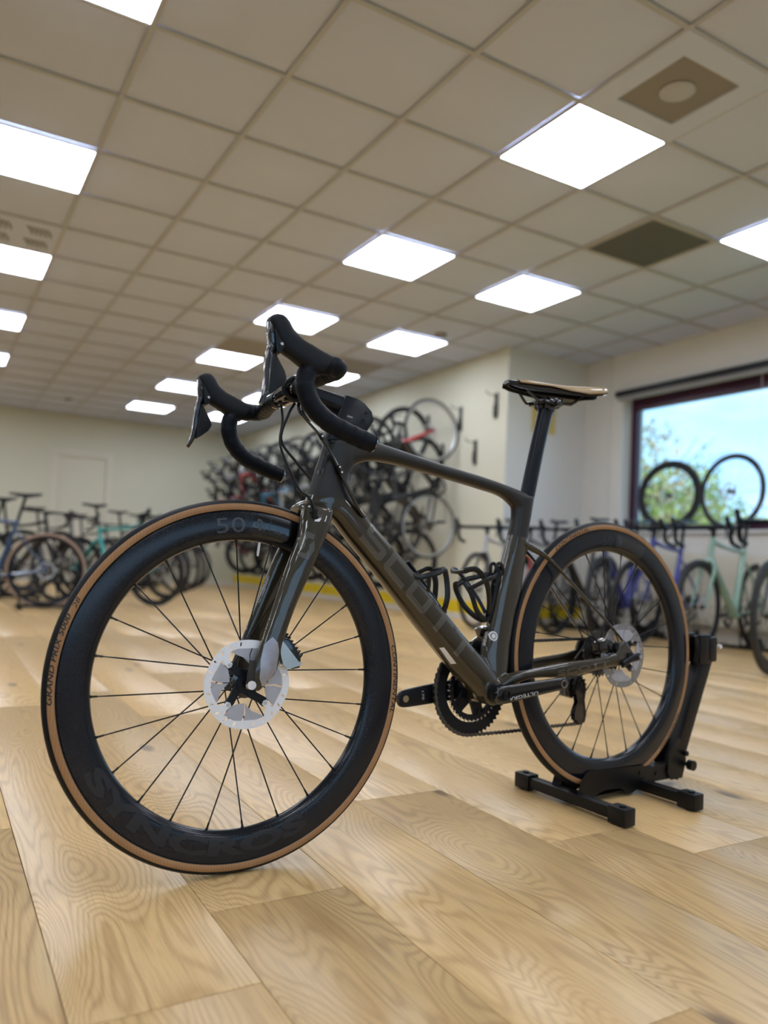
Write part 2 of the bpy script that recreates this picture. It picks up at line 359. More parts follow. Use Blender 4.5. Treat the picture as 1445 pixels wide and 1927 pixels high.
def line_text(txt, p0, p1, hgt, name, m, parent, tree, bold=0, shear=0, space=1, flip=False, side=1, updir=None, **k):
    """text from p0 to p1 (x,z local) with the given height; letters rise to the left of p0->p1 seen from +y"""
    bm = text_pts(txt, bold, shear, space); x0, x1, y0, y1 = bounds(bm)
    p0 = Vector(p0); p1 = Vector(p1); d = (p1-p0); u = updir if updir is not None else Vector((d.y, -d.x)).normalized()
    f = lambda x, y: tuple(p0+d*((x-x0)/(x1-x0))+Vector(u)*((y-y0)/(y1-y0)*hgt))
    return decal(bm, f, name, m, parent, tree, side=side, **k)
def arc_text(txt, a0, a1, r0, r1, name, m, parent, tree, bold=0, shear=0, space=1, side=1, **k):
    """along the arc from a0 to a1 (degrees), feet at radius r0, heads at r1"""
    bm = text_pts(txt, bold, shear, space); x0, x1, y0, y1 = bounds(bm)
    def f(x, y):
        a = math.radians(a0+(a1-a0)*(x-x0)/(x1-x0)); r = r0+(r1-r0)*(y-y0)/(y1-y0); return (math.cos(a)*r, math.sin(a)*r)
    return decal(bm, f, name, m, parent, tree, side=side, **k)
def empty(name, loc=(0, 0, 0)):
    o = bpy.data.objects.new(name, None); o.empty_display_size = .1; COL.objects.link(o); o.location = loc; return o
def tag(o, label=None, cat=None, group=None, kind=None):
    for k, v in (('label', label), ('category', cat), ('group', group), ('kind', kind)):
        if v: o[k] = v
    return o
def copytree(o, parent=None):
    c = o.copy(); COL.objects.link(c); c.parent = parent
    for ch in list(o.children): copytree(ch, c)
    return c

M['rotor_rear'] = mat('shaded rotor steel', (.30, .30, .31), .38, .6)  # darker copy of the rotor steel, the rear wheel's shade put into its colour
# ------------------------------------------------------------------ the room
CEIL = 2.7242; U0, V0, G_ = .66276, 3.20589, .6
XW, XB, YF, YB = 4.82, 5.88, 13.6, 5.96       # bike wall, window wall, far wall, short wall
XL, YN = -6.5, -4.5
def S_(o): o['kind'] = 'structure'; return o
def camproj(p):
    q = Vector(p)-Vector((0, 0, CAMH)); z = q.dot(CF)
    return (q.dot(CR)/max(z, 1e-4)*FPX+722.5, -q.dot(CU)/max(z, 1e-4)*FPX+963.5+CYPX, z)
# floor: slab plus single planks (0.244 m wide, 2.05 m long) running along y
fl = MB(); fl.box(XL, XB+.3, YN, YF+.2, -.12, -.0095); floor = S_(fl.build('floor', M['groove'], smooth=False))
PW, PL = .2443, 2.05
pm = MB(); pm.box(.0007, PW-.0007, .0007, PL-.0007, -.009, 0); pmo = pm.build('plank', M['wood'], floor, bevel=.0006, smooth=True); pmesh = pmo.data
joints = {0: .997, 1: 1.223, 2: .694, 3: 1.640, 4: 1.242, 5: 1.072, -1: 1.75, 6: 2.3, 7: .55}
first = True; rnd = random.Random(5)
for k in range(-9, 24):
    x0 = .1795+.2443*k if k <= 0 else .4235+.2443*(k-1)
    if x0+PW > XB+.0: w_ = XB-x0
    j0 = joints.get(k, rnd.uniform(0, PL))
    n0 = math.floor((-1.6-j0)/PL)
    for n in range(n0, 9):
        y0 = j0+n*PL
        if y0 > YF or x0 > XB-.05: continue
        if x0 > XW-.02 and y0 > YB: continue
        # keep the planks that the view or a step aside could show
        vis = False
        for ax, ay in ((0, 0), (1, 0), (0, 1), (1, 1), (.5, .5)):
            px, py, z = camproj((x0+ax*PW, y0+ay*PL, 0))
            if z > .15 and -450 < px < 1900: vis = True
        if not vis: continue
        o = pmo if first else pmo.copy()
        if not first: COL.objects.link(o)
        o.parent = floor; o.location = (x0, y0, 0); first = False
# area of floor outside the plank field keeps level with it
fb = MB()
fb.box(XL, -2.0192, YN, YF, -.0095, 0); fb.box(-2.0192, XB, YN, -1.6, -.0095, -.0004)
fbo = fb.build('floor_border', M['wood'], floor, smooth=False); fbo['kind'] = 'stuff'
# ceiling: grid + single tiles in the part in view
ce = MB(); ce.box(XL, XB+.3, YN, YF+.2, CEIL+.05, CEIL+.12); ceiling = S_(ce.build('ceiling', M['ceiling'], smooth=False))
gr = MB()
umin, umax = math.floor((XL-U0)/G_), math.ceil((XB-U0)/G_); vmin, vmax = math.floor((YN-V0)/G_), math.ceil((YF-V0)/G_)
for u in range(umin, umax+1):
    x = U0+u*G_
    if XL < x < XB: gr.box(x-.012, x+.012, YN, YF if x < XW else YB, CEIL, CEIL+.010)
for v in range(vmin, vmax+1):
    y = V0+v*G_
    if YN < y < YF: gr.box(XL, XB if y < YB else XW, y-.012, y+.012, CEIL+.0005, CEIL+.0095)
gro = gr.build('ceiling_grid', M['grid'], ceiling, smooth=False); gro['kind'] = 'stuff'
lights = {}
for v in (-1, 2, 5, 8, 11, 14):
    lights[(3, v)] = 1; lights[(-1, v)] = 1; lights[(5, v)] = 1 if v != -1 else 0
    lights[(-5, v)] = 1; lights[(-9, v)] = 1
lights[(5, -1)] = 0; lights[(6, -1)] = 1
for v in (-4, -7, -10):
    for u in (3, 6, -1, -5, -9): lights[(u, v)] = 1
lights = {k for k, q in lights.items() if q and U0+k[0]*G_ > XL and V0+k[1]*G_ > YN}
special = {(5, 0): 'dark', (3, -2): 'ac', (-1, 4): 'louvre', (3, 7): 'vent', (5, 7): 'vent'}
tm = MB(); tm.box(.0115, G_-.0115, .0115, G_-.0115, 0, .012); tile = tm.build('ceiling_tile', M['ceiling'], ceiling, bevel=.002, smooth=True); tfirst = True; rest = MB()
cnt = 0
for u in range(umin, umax+1):
    for v in range(vmin, vmax+1):
        x, y = U0+u*G_, V0+v*G_
        if (u, v) in lights or (u, v) in special: continue
        if x+G_ < XL or x > XB or y > YF or y+G_ < YN or (x > XW and y > YB): continue
        ok = False
        for ax in (0, 1):
            for ay in (0, 1):
                px, py, z = camproj((x+ax*G_, y+ay*G_, CEIL))
                if z > .3 and -120 < px < 1565 and py > -160: ok = True
        xa, xb_, ya, yb = max(x, XL), min(x+G_, XB if y+.3 < YB else XW), max(y, YN), min(y+G_, YF)
        full = xb_-xa > .59 and yb-ya > .59
        if ok and cnt < 299:
            if full:
                o = tile if tfirst else tile.copy()
                if not tfirst: COL.objects.link(o)
                tfirst = False; o.parent = ceiling; o.location = (x, y, CEIL+.0105)
            else:
                t2 = MB(); t2.box(xa+.0115, xb_-.001, ya+.0115, yb-.0115 if yb-ya > .59 else yb-.001, CEIL+.0105, CEIL+.0225); t2.build('ceiling_tile', M['ceiling'], ceiling, smooth=False)
            cnt += 1
        else: rest.box(xa+.0115, max(xb_-.0115, xa+.02), ya+.0115, max(yb-.0115, ya+.02), CEIL+.0105, CEIL+.0225)
ro_ = rest.build('tile_field', M['ceiling'], ceiling, smooth=False); ro_['kind'] = 'stuff'
lab = {(3, -1): 'square lit ceiling panel nearest on the right, biggest in view right of centre',
       (3, 2): 'lit ceiling panel in the middle, above the top tube of the bronze bicycle',
       (3, 5): 'lit ceiling panel right behind the raised near brake hood',
       (3, 8): 'lit ceiling panel between the two brake hoods', (3, 11): 'lit ceiling panel just left of the far brake hood',
       (3, 14): 'small lit ceiling panel furthest left of the far handlebar, close to the far wall',
       (5, 2): 'lit ceiling panel above the saddle of the bronze bicycle', (5, 5): 'lit ceiling panel above the hung bicycles, beside a smoke detector',
       (5, 8): 'lit ceiling panel partly hidden behind the taped handlebar bend', (5, 11): 'sliver of lit ceiling panel seen under the near brake lever', (5, 14): 'far lit ceiling panel seen through the far handlebar drop',
       (6, -1): 'lit ceiling panel cut by the right picture edge above the window', (-1, -1): 'lit ceiling panel cut by the top edge at upper left',
       (-1, 2): 'large lit ceiling panel at the left picture edge', (-1, 5): 'lit ceiling panel at the left edge just beyond the slotted air grille',
       (-1, 8): 'third lit ceiling panel down the left picture edge', (-1, 11): 'smallest lit ceiling panel at the left picture edge'}
LF_ = None
for (u, v) in sorted(lights):
    x, y = U0+u*G_, V0+v*G_
    if x+G_ > XB: continue
    if LF_ is None:
        t = empty('ceiling_light'); a = MB()
        for b in ((.0, G_, .0, .010), (.0, G_, G_-.010, G_), (.0, .010, .010, G_-.010), (G_-.010, G_, .010, G_-.010)): a.box(b[0]+.0005, b[1]-.0005, b[2]+.0005, b[3]-.0005, -.002, .013)
        a.build('light_frame', M['grid'], t, smooth=False); a = MB(); a.box(.012, G_-.012, .012, G_-.012, .001, .012); a.build('diffuser', M['panel'], t, smooth=False); LF_ = t
    else: t = copytree(LF_)
    t.location = (x, y, CEIL)
    if (u, v) in lab: tag(t, lab[(u, v)], 'ceiling light', 'lit ceiling panels')
    else: tag(t, 'lit ceiling panel out of view over the shop', 'ceiling light', 'lit ceiling panels out of view')
def cell(u, v): return U0+u*G_, V0+v*G_
x, y = cell(5, 0); t = tag(empty('ceiling_grille', (x+.3, y+.3, CEIL)), 'dark grey square return grille in the ceiling between two lit panels', 'vent')
a = MB(); a.box(-.275, .275, -.275, .275, .004, .012); a.build('backing', M['vent_dark'], t, smooth=False)
a = MB()
for b in ((-.3, .3, -.3, -.278), (-.3, .3, .278, .3), (-.3, -.278, -.278, .278), (.278, .3, -.278, .278)): a.box(*b, -.003, .012)
a.build('frame', M['vent'], t, smooth=False)
x, y = cell(3, -2); t = tag(empty('ceiling_diffuser', (x+.3, y+.3, CEIL)), 'square grey air diffuser with round disc in ceiling, upper right beside the biggest lit panel', 'vent')
a = MB()
for b in ((-.298, .298, -.298, -.183), (-.298, .298, .183, .298), (-.298, -.183, -.183, .183), (.183, .298, -.183, .183)): a.box(*b, -.002, .012)
a.build('face_plate', M['ceiling'], t, smooth=False)
a = MB(); a.box(-.183, .183, -.183, .183, .006, .012); a.build('recess', M['vent_in'], t, smooth=False)
a = MB(); a.lathe([(0, 0), (.072, 0), (.078, .004), (.0, .004)], 48, closed=False); o = a.build('disc', M['grid'], t, loc=(.0, .0, -.002)); o.rotation_euler = (PI/2, 0, 0)
x, y = cell(-1, 4); t = tag(empty('ceiling_diffuser', (x+.3, y+.3, CEIL)), 'ceiling air grille with curved slots between two lit panels at left edge', 'vent')
a = MB(); a.box(-.298, .298, -.298, .298, .001, .012); a.build('face_plate', M['ceiling'], t, smooth=False)
slt = None
for cx_, cy_ in ((.15, .12), (.15, -.12), (-.1, .12), (-.1, -.12)):
    for i in range(5):
        a = MB(); a.tube([(cx_-.07+i*.03, cy_-.07, 0), (cx_-.045+i*.03, cy_-.02, 0), (cx_-.03+i*.03, cy_+.05, 0)], .006, 8, sub=3); a.build('slot', M['vent_dark'], t)
for (u, v), lb in (((3, 7), 'dark ceiling vent behind the raised near brake lever'), ((5, 7), 'dark ceiling vent right of the taped handlebar bend')):
    x, y = cell(u, v); t = tag(empty('ceiling_vent', (x+.3, y+.3, CEIL)), lb, 'vent')
    a = MB(); a.box(-.298, .298, -.298, .298, .003, .012); a.build('backing', M['vent_in'], t, smooth=False)
    sl_ = None
    for i in range(9):
        a = MB(); a.box(-.27, .27, -.24+.06*i-.012, -.24+.06*i+.012, -.001, .003); a.build('slat', M['vent'], t, smooth=False)
for (u, v), lb in (((5.64, 4.72), 'small round smoke detector beside the lit panel above the hung bicycles'), ((1.61, 14.9), 'small round smoke detector near the far wall, left of the handlebars')):
    x, y = U0+u*G_, V0+v*G_
    t = tag(empty('smoke_detector', (x, y, CEIL)), lb, 'smoke detector')
    a = MB(); a.lathe([(0, -.04), (.035, -.038), (.045, -.02), (.045, 0), (0, 0)], 28, closed=False); o = a.build('housing', M['vent'], t); o.rotation_euler = (PI/2, 0, 0); o.rotation_euler = (-PI/2, 0, 0)
    a = MB(); a.lathe([(.048, -.012), (.055, -.012), (.055, .01), (.048, .01)], 28); o = a.build('base', M['vent_in'], t); o.rotation_euler = (-PI/2, 0, 0)
# walls
def wall(name, box, m): a = MB(); a.box(*box); return S_(a.build(name, m, smooth=False))
wall_far = MB(); D0, D1, DT_ = 1.70, 2.53, 2.10
wf = MB(); wf.box(XL, D0-.0, YF, YF+.15, 0, CEIL+.05); wf.box(D1, XW+.1, YF, YF+.15, 0, CEIL+.05); wf.box(D0, D1, YF, YF+.15, DT_, CEIL+.05); S_(wf.build('wall_far', M['wall'], smooth=False))
a = MB(); a.box(D0+.03, D1-.03, YF+.03, YF+.07, 0, DT_-.03); door = S_(a.build('door_1', M['door'], bevel=.002, smooth=False))
a = MB(); a.box(D0-.05, D0+.03, YF-.02, YF+.15, 0, DT_+.05); a.box(D1-.03, D1+.05, YF-.02, YF+.15, 0, DT_+.05); a.box(D0+.03, D1-.03, YF-.02, YF+.15, DT_-.03, DT_+.05); a.build('door_frame', M['frame_door'], door, smooth=False)
a = MB(); a.cyl((D0+.10, YF+.03, 1.03), (D0+.10, YF-.02, 1.03), .01, 10); a.cyl((D0+.10, YF-.02, 1.03), (D0+.22, YF-.02, 1.03), .009, 10); a.build('door_handle', M['steel'], door)
wr = wall('wall_right', (XW, XW+.15, YB+.01, YF+.15, 0, CEIL+.05), M['wall'])
a = MB(); a.box(XW-.004, XW, YB-.004, YF, .0605, .195); o = a.build('yellow_band', M['yellow'], wr, smooth=False)
a = MB(); a.box(XW-.012, XW, YB-.012, YF, 0, .06); S_(a.build('baseboard_right', M['skirt'], bevel=.002, smooth=False))
a = MB(); a.box(XL, D0-.05, YF-.012, YF, 0, .06); a.box(D1+.05, XW-.012, YF-.012, YF, 0, .06); S_(a.build('baseboard_far', M['skirt'], smooth=False))
wk = wall('wall_back', (XW, XB, YB, YB+.01, 0, CEIL+.05), M['wall_w'])
a = MB(); a.box(XW, XB, YB-.004, YB, .0605, .195); a.build('yellow_band', M['yellow'], wk, smooth=False)
a = MB(); a.box(XW-.0, XB, YB-.012, YB, 0, .06); S_(a.build('baseboard_back', M['skirt'], smooth=False))
# window wall with a long opening
WY1, WZ0, WZ1 = 5.46, .965, 2.30; WY0 = 1.0
ww = MB(); T_ = .30
ww.box(XB, XB+T_, WY1, YB+.15, 0, CEIL+.05); ww.box(XB, XB+T_, YN, WY0, 0, CEIL+.05); ww.box(XB, XB+T_, WY0, WY1, 0, WZ0-.03); ww.box(XB, XB+T_, WY0, WY1, WZ1, CEIL+.05)
S_(ww.build('wall_window', M['wall_w'], smooth=False))
a = MB(); XG = XB+.13
win = None
fr_ = MB()
fw_ = .07
fr_.box(XG, XG+.06, WY1-fw_, WY1, WZ0, WZ1); fr_.box(XG, XG+.06, WY0, WY0+fw_, WZ0, WZ1); fr_.box(XG, XG+.06, WY0+fw_, WY1-fw_, WZ0, WZ0+.06); fr_.box(XG, XG+.06, WY0+fw_, WY1-fw_, WZ1-.12, WZ1)
for ym in (3.87, 2.42): fr_.box(XG, XG+.06, ym-.035, ym+.035, WZ0+.06, WZ1-.12)
win = S_(fr_.build('window_1', M['winframe'], smooth=False))
for ya, yb in ((3.905, WY1-fw_), (2.455, 3.835), (WY0+fw_, 2.385)):
    g = MB(); g.box(XG+.025, XG+.031, ya, yb, WZ0+.06, WZ1-.12); g.build('pane', M['glass'], win, smooth=False)
a = MB(); a.box(XB-.03, XG, WY0, WY1, WZ0-.03, WZ0); S_(a.build('trim_1', M['sill'], bevel=.004, smooth=False))
# blind: head rail over the opening
t = tag(empty('window_blind', (XB-.03, WY1-.02, WZ1)), 'black raised blind head rail along the top of the window', 'blind')
a = MB(); a.box(-.035, .03, WY0-WY1, .07, .0, .055); a.build('head_rail', M['black_plastic'], t, smooth=False)
for i in range(5):
    a = MB(); a.box(-.02, .02, WY0-WY1+.02, .05, -.008*i-.006, -.008*i-.001); a.build('slat', mat('grey blind slat', (.42, .42, .43), .5) if i == 0 else bpy.data.materials['grey blind slat'], t, smooth=False)
a = MB(); a.cyl((0, -1.50, -1.2), (0, -1.50, 0), .0015, 6); a.build('pull_cord', M['white'], t)
# radiator below the window
t = tag(empty('radiator', (XB-.06, 3.6, .14)), 'cream ribbed panel radiator under the window behind the mint bicycle', 'radiator')
a = MB(); a.box(-.03, .03, -1.5, 1.45, 0, .60); a.build('panel', M['radiator'], t, bevel=.004, smooth=False)
a = MB()
for i in range(72): yy = -1.47+.0405*i; a.box(-.036, -.030, yy, yy+.022, .03, .57)
a.build('ribs', M['radiator'], t, smooth=False)
a = MB(); a.box(-.03, .03, -1.5, 1.45, .60, .612); a.build('top_grille', M['radiator'], t, smooth=False)
for yy in (1.2, -1.2): a = MB(); a.cyl((0, yy, -.14), (0, yy, 0), .012, 10); a.build('pipe', M['white'], t)
# unseen walls
wall('wall_left', (XL-.15, XL, YN, YF+.15, 0, CEIL+.05), M['wall'])
wn = MB()
for b in ((XL-.15, -4.5, 0, CEIL+.05), (4.2, XB+.3, 0, CEIL+.05), (-4.5, 4.2, 0, WZ0), (-4.5, 4.2, WZ1, CEIL+.05)): wn.box(b[0], b[1], YN-.2, YN, b[2], b[3])
S_(wn.build('wall_near', M['wall_w'], smooth=False))
a = MB()
a.box(-4.5, 4.2, YN-.14, YN-.08, WZ0, WZ0+.06); a.box(-4.5, 4.2, YN-.14, YN-.08, WZ1-.06, WZ1)
for xm in (-4.465, -2.32, -.15, 2.02, 4.165): a.box(xm-.035, xm+.035, YN-.14, YN-.08, WZ0+.06, WZ1-.06)
w2 = S_(a.build('window_2', M['winframe'], smooth=False))
for xa, xb_ in ((-4.43, -2.355), (-2.285, -.185), (-.115, 1.985), (2.055, 4.13)): g = MB(); g.box(xa, xb_, YN-.115, YN-.109, WZ0+.06, WZ1-.06); g.build('pane', M['glass'], w2, smooth=False)
# notice on the short wall, thin conduit
t = MB(); t.box(5.13, 5.45, YB-.006, YB-.002, 1.93, 2.23); tag(t.build('notice', M['ply'], smooth=False), 'ochre notice on white wall, half hidden behind the seatpost', 'notice')
t = MB(); t.cyl((XB-.006, 5.62, .1), (XB-.006, 5.62, 2.70), .006, 8); tag(t.build('cable_conduit', M['wall_w']), 'thin vertical cable duct on the white wall left of the window', 'conduit')
# wall hooks
HK = None
def hook(y, z, label, grp):
    global HK
    if HK is None:
        t = empty('bike_hook'); a = MB(); a.box(-.014, 0, -.022, .022, -.20, .06); a.build('mount_plate', M['black_plastic'], t, bevel=.003)
        a = MB(); a.tube([(-.01, 0, .03), (-.08, 0, .035), (-.12, 0, .04), (-.135, 0, .07)], .005, 8, sub=4); a.build('hook_arm', M['black_plastic'], t)
        a = MB(); a.box(-.02, -.014, -.03, .03, -.17, -.06); a.build('tyre_pad', M['black_plastic'], t, bevel=.002); HK = t
    else: t = copytree(HK)
    t.location = (XW, y, z); tag(t, label, 'hook', grp); return t
hook(6.13, 2.24, 'empty black wall hook, upper one nearest the wall corner', 'empty wall hooks'); hook(6.45, 1.80, 'empty black wall hook, lower one, left of the bronze seatpost', 'empty wall hooks')
# ------------------------------------------------------------------ outside
a = MB(); a.box(-90, 140, -90, 90, -3.2, -3.0); tag(a.build('lawn', M['grass'], smooth=False), 'green ground outside the window', 'grass', kind='structure')
def tree(x, y, z0, H, R, m1, m2, label, n, seed, zc=.62, trunk=.12):
    rn = random.Random(seed); t = tag(empty('tree', (x, y, z0)), label, 'tree', 'trees outside the window')
    a = MB(); a.tube([(0, 0, 0), (.1, 0, H*.3), (0, .1, H*.55), (.05, 0, H*.8)], [trunk*1.3, trunk, trunk*.7, trunk*.25], 10, sub=3); a.build('trunk', M['bark'], t)
    br = MB()
    for i in range(26):
        an = rn.uniform(0, 2*PI); h0 = rn.uniform(.3, .75)*H; L_ = R*rn.uniform(.6, 1.0); up = rn.uniform(.2, .9)*L_
        br.tube([(0, 0, h0), (math.cos(an)*L_*.5, math.sin(an)*L_*.5, h0+up*.45), (math.cos(an)*L_, math.sin(an)*L_, h0+up)], [trunk*.35, trunk*.2, .01], 5, sub=2)
    br.build('branch_spread', M['bark'], t)['kind'] = 'stuff'
    for mi, m_ in enumerate((m1, m2)):
        f = MB()
        for i in range(n):
            while True:
                p = Vector((rn.uniform(-1, 1), rn.uniform(-1, 1), rn.uniform(-1, 1)))
                if .25 < p.length < 1 and (math.sin(p.x*5+seed)*math.cos(p.y*4+mi*2)+math.sin(p.z*6+mi)) > -.35: break
            c = Vector((p.x*R, p.y*R, H*zc+p.z*H*.40)); s = rn.uniform(.05, .11)*R/2.2
            u = Vector((rn.gauss(0, 1), rn.gauss(0, 1), rn.gauss(0, 1))).normalized(); v = u.orthogonal().normalized()*s; w_ = u.cross(v)
            f.add([c+v, c+w_*.6, c-v, c-w_*.6], [(0, 1, 2, 3)])
        f.build('foliage', m_, t, smooth=False)['kind'] = 'stuff'
tree(19.5, 17.0, -3, 8.2, 2.5, M['leaf1'], M['leaf2'], 'loose autumn tree with yellow and orange leaves seen through the window', 2600, 3)
for i, (x, y, H, R, m1, lb) in enumerate([(26, 20.5, 7.2, 3.0, 'leaf1', 'bright yellow green shrub tree low behind the left shelf wheel'), (24, 17.2, 6.3, 2.2, 'leaf1', 'low yellow green bush between the two shelf wheels'), (27, 22.5, 6.8, 3.0, 'leaf3', 'low green tree at left edge of the window'), (28, 16.0, 6.0, 3.0, 'leaf3', 'distant green bush low behind the right shelf wheel'), (30, 13.0, 6.1, 3.0, 'leaf1', 'distant bush at the right edge of the window')]):
    tree(x, y, -3, H, R, M[m1], M['leaf3'], lb, 2200, 10+i, zc=.6)
t = tag(empty('building', (60, 42, -3)), 'low white building far outside, below the horizon of the window', 'building'); a = MB(); a.box(0, 12, -20, 8, 0, 4.6); a.build('wall', M['wall_w'], t, smooth=False)
a = MB(); a.box(-.3, 12.3, -20.3, 8.3, 4.6, 5.1); a.build('roof', M['vent_dark'], t, smooth=False)
for i in range(9): a = MB(); a.box(-.05, .02, -18+i*2.8, -16.2+i*2.8, 1.5, 3.2); a.build('window', M['vent_dark'], t, smooth=False)
# ------------------------------------------------------------------ the road bicycle in front
# bike frame: x forward from the rear hub, y to its left, z up
RH = Vector((1.5157, 1.4388, .3617)); BYAW, LEAN = -3.0808767, -.0419013
FHX, FHZ = 1.006465, -.022665; HA = math.radians(72.8); PHI = -.072777; WR = .339
def bike_matrix(yaw, lean, hub):
    h = Vector((math.cos(yaw), math.sin(yaw), 0)); l0 = Vector((-math.sin(yaw), math.cos(yaw), 0)); z0 = Vector((0, 0, 1))
    u = z0*math.cos(lean)+l0*math.sin(lean); l = l0*math.cos(lean)-z0*math.sin(lean)
    return Matrix(((h.x, l.x, u.x, hub.x), (h.y, l.y, u.y, hub.y), (h.z, l.z, u.z, hub.z), (0, 0, 0, 1)))
BASE = Vector((.5, 0, -.3617))
BM = bike_matrix(BYAW, LEAN, RH)
bike = empty('bicycle'); bike.matrix_world = BM @ Matrix.Translation(BASE)
tag(bike, 'bronze brown road bicycle with tan sidewall tyres in the foreground, held in a floor stand', 'bicycle')
OFF = -BASE
axd = Vector((-math.cos(HA), 0, math.sin(HA))); A0 = Vector((FHX-.047/math.sin(HA), 0, FHZ))
STEER = Matrix.Translation(OFF) @ Matrix.Translation(A0) @ Matrix.Rotation(PHI, 4, axd) @ Matrix.Translation(-A0)
def part(mb, name, m, parent=bike, steer=False, **k):
    o = mb.build(name, m, parent, **k)
    if parent is bike:
        o.matrix_local = STEER if steer else Matrix.Translation(OFF)
    return o

# ---- frame
fr = MB()
pairs_loft(fr, [((.842, .452), (.80, .385)), ((.79, .462), (.775, .405)), ((.73, .461), (.735, .419)), ((.67, .452), (.672, .419)), ((.56, .434), (.555, .405)), ((.437, .417), (.434, .388)), ((.36, .404), (.365, .375)), ((.30, .392), (.325, .350)), ((.272, .384), (.300, .330))],
           0, [.020, .021, .020, .019, .018, .018, .017, .0165, .015], e=2.8)
pairs_loft(fr, [((.842, .449), (.775, .455)), ((.851, .418), (.768, .42)), ((.861, .388), (.785, .385)), ((.870, .360), (.785, .355)), ((.880, .333), (.766, .325)), ((.886, .314), (.78, .300))], 0, [.025, .024, .023, .023, .024, .024], e=2.2)
pairs_loft(fr, [((.79, .352), (.880, .322)), ((.758, .319), (.825, .293)), ((.722, .282), (.783, .252)), ((.627, .197), (.704, .174)), ((.542, .114), (.619, .087)), ((.465, .040), (.540, .010)), ((.415, -.006), (.485, -.043)), ((.385, -.045), (.418, -.099))],
           0, [.023, .025, .026, .027, .028, .030, .033, .035], e=2.5)
pairs_loft(fr, [((.333, .375), (.262, .385)), ((.330, .333), (.273, .335)), ((.340, .29), (.283, .296)), ((.355, .240), (.288, .255)), ((.378, .168), (.297, .20)), ((.394, .107), (.308, .15)), ((.410, .052), (.325, .10)), ((.421, .01), (.341, .03)), ((.425, -.04), (.352, -.025)), ((.425, -.085), (.375, -.06))],
           0, [.0165, .0165, .017, .018, .018, .0185, .019, .022, .028, .032], e=2.4)
fr.cyl((.410, -.0355, -.072), (.410, .0355, -.072), .0285, 32)
for s in (1, -1):
    pairs_loft(fr, [((.318, .285), (.305, .262)), ((.29, .272), (.283, .250)), ((.24, .244), (.232, .226)), ((.16, .174), (.153, .158)), ((.08, .103), (.073, .088)), ((.028, .054), (.014, .036)), ((.004, .026), (-.016, .010))],
               [s*.006, s*.014, s*.026, s*.041, s*.055, s*.064, s*.0665], [.008, .008, .0065, .0055, .0055, .006, .005], n=16)
    pairs_loft(fr, [((.40, -.045), (.40, -.09)), ((.36, -.028), (.36, -.060)), ((.30, -.021), (.30, -.044)), ((.20, -.009), (.20, -.045)), ((.08, .001), (.08, -.028)), ((.02, .014), (.012, -.024)), ((-.012, .010), (-.020, -.012))],
               [s*.022, s*.034, s*.045, s*.056, s*.064, s*.0675, s*.0675], [.016, .011, .009, .0075, .007, .006, .005], n=16)
    fr.prism([(.03, .03), (.045, -.002), (.03, -.022), (-.018, -.014), (-.025, .002), (-.006, .022), (.012, .04)], s*.062, s*.072)
frame = part(fr, 'frame', M['frame'])
remesh(frame, .0021, 20, .5)
FT = bvh(frame)
# block letters: strokes as quads in a unit cell
st_, sv_ = .24, .22
def Q4(x0, y0, x1, y1): return [(x0, y0), (x1, y0), (x1, y1), (x0, y1)]
GL = {'S': [[(0, 0), (.9, 0), (1, .1), (1, .51), (.9, .61), (.22, .61), (.22, .78), (1, .78), (1, 1), (.1, 1), (0, .9), (0, .49), (.1, .39), (.78, .39), (.78, .22), (0, .22)]],
      'C': [[(.12, 0), (1, 0), (1, st_), (sv_, st_), (sv_, 1-st_), (1, 1-st_), (1, 1), (.12, 1), (0, .88), (0, .12)]],
      'O': [[(.12, 0), (.5, 0), (.5, st_), (sv_, st_), (sv_, 1-st_), (.5, 1-st_), (.5, 1), (.12, 1), (0, .88), (0, .12)], [(.5, 0), (.88, 0), (1, .12), (1, .88), (.88, 1), (.5, 1), (.5, 1-st_), (1-sv_, 1-st_), (1-sv_, st_), (.5, st_)]],
      'T': [[(0, 1-st_), (.5-sv_/2, 1-st_), (.5-sv_/2, 0), (.5+sv_/2, 0), (.5+sv_/2, 1-st_), (1, 1-st_), (1, 1), (0, 1)]]}
a_, b_ = Vector((.770, .2555)), Vector((.492, -.0125)); d_ = b_-a_; u_ = Vector((d_.y, -d_.x)).normalized()*.0475; cw_ = 1/5.6
for k, chh in enumerate('SCOTT'):
    decal(poly_bm(GL[chh]), (lambda k: lambda x, y: tuple(a_+d_*((k*1.15+x)*cw_*.985)+u_*y))(k), 'lettering', M['decal_dark'], frame, FT, maxlen=.005)
line_text('SCOTT', (.236, -.040), (.070, -.021), .013, 'lettering', M['decal_dark'], frame, FT, bold=.02, lift=.0004)
line_text('FOIL', (.318, .278), (.306, .345), .011, 'lettering', M['decal_black'], frame, FT, bold=.0, shear=.3, lift=.0004)
decal(poly_bm([[(.5555, .0308), (.5475, .0318), (.5125, -.0042), (.521, -.0052)]]), lambda x, y: (x, y), 'reflector_strip', M['white'], frame, FT, lift=.0008)
bmz = poly_bm([[(math.cos(2*PI*k/20)*.5, math.sin(2*PI*k/20)*.5) for k in range(20)]])
decal(bmz, lambda x, y: (.3985+x*.018, .0525+y*.022), 'round_sticker', M['white'], frame, FT)
bmz = poly_bm([[(math.cos(a)*r1, math.sin(a)*r1) for a in (A, B)]+[(math.cos(a)*r2, math.sin(a)*r2) for a in (B, A)] for A, B in [(2*PI*k/20, 2*PI*(k+1)/20) for k in range(20)] for r1, r2 in ((.33, .25),)])
decal(bmz, lambda x, y: (.3985+x*.018, .0525+y*.022), 'sticker_ring', M['decal_black'], frame, FT, lift=.0009)
for t_, c_, a in (('Syncros', 'blue', .330), ('Sports', 'red', .300)): pass
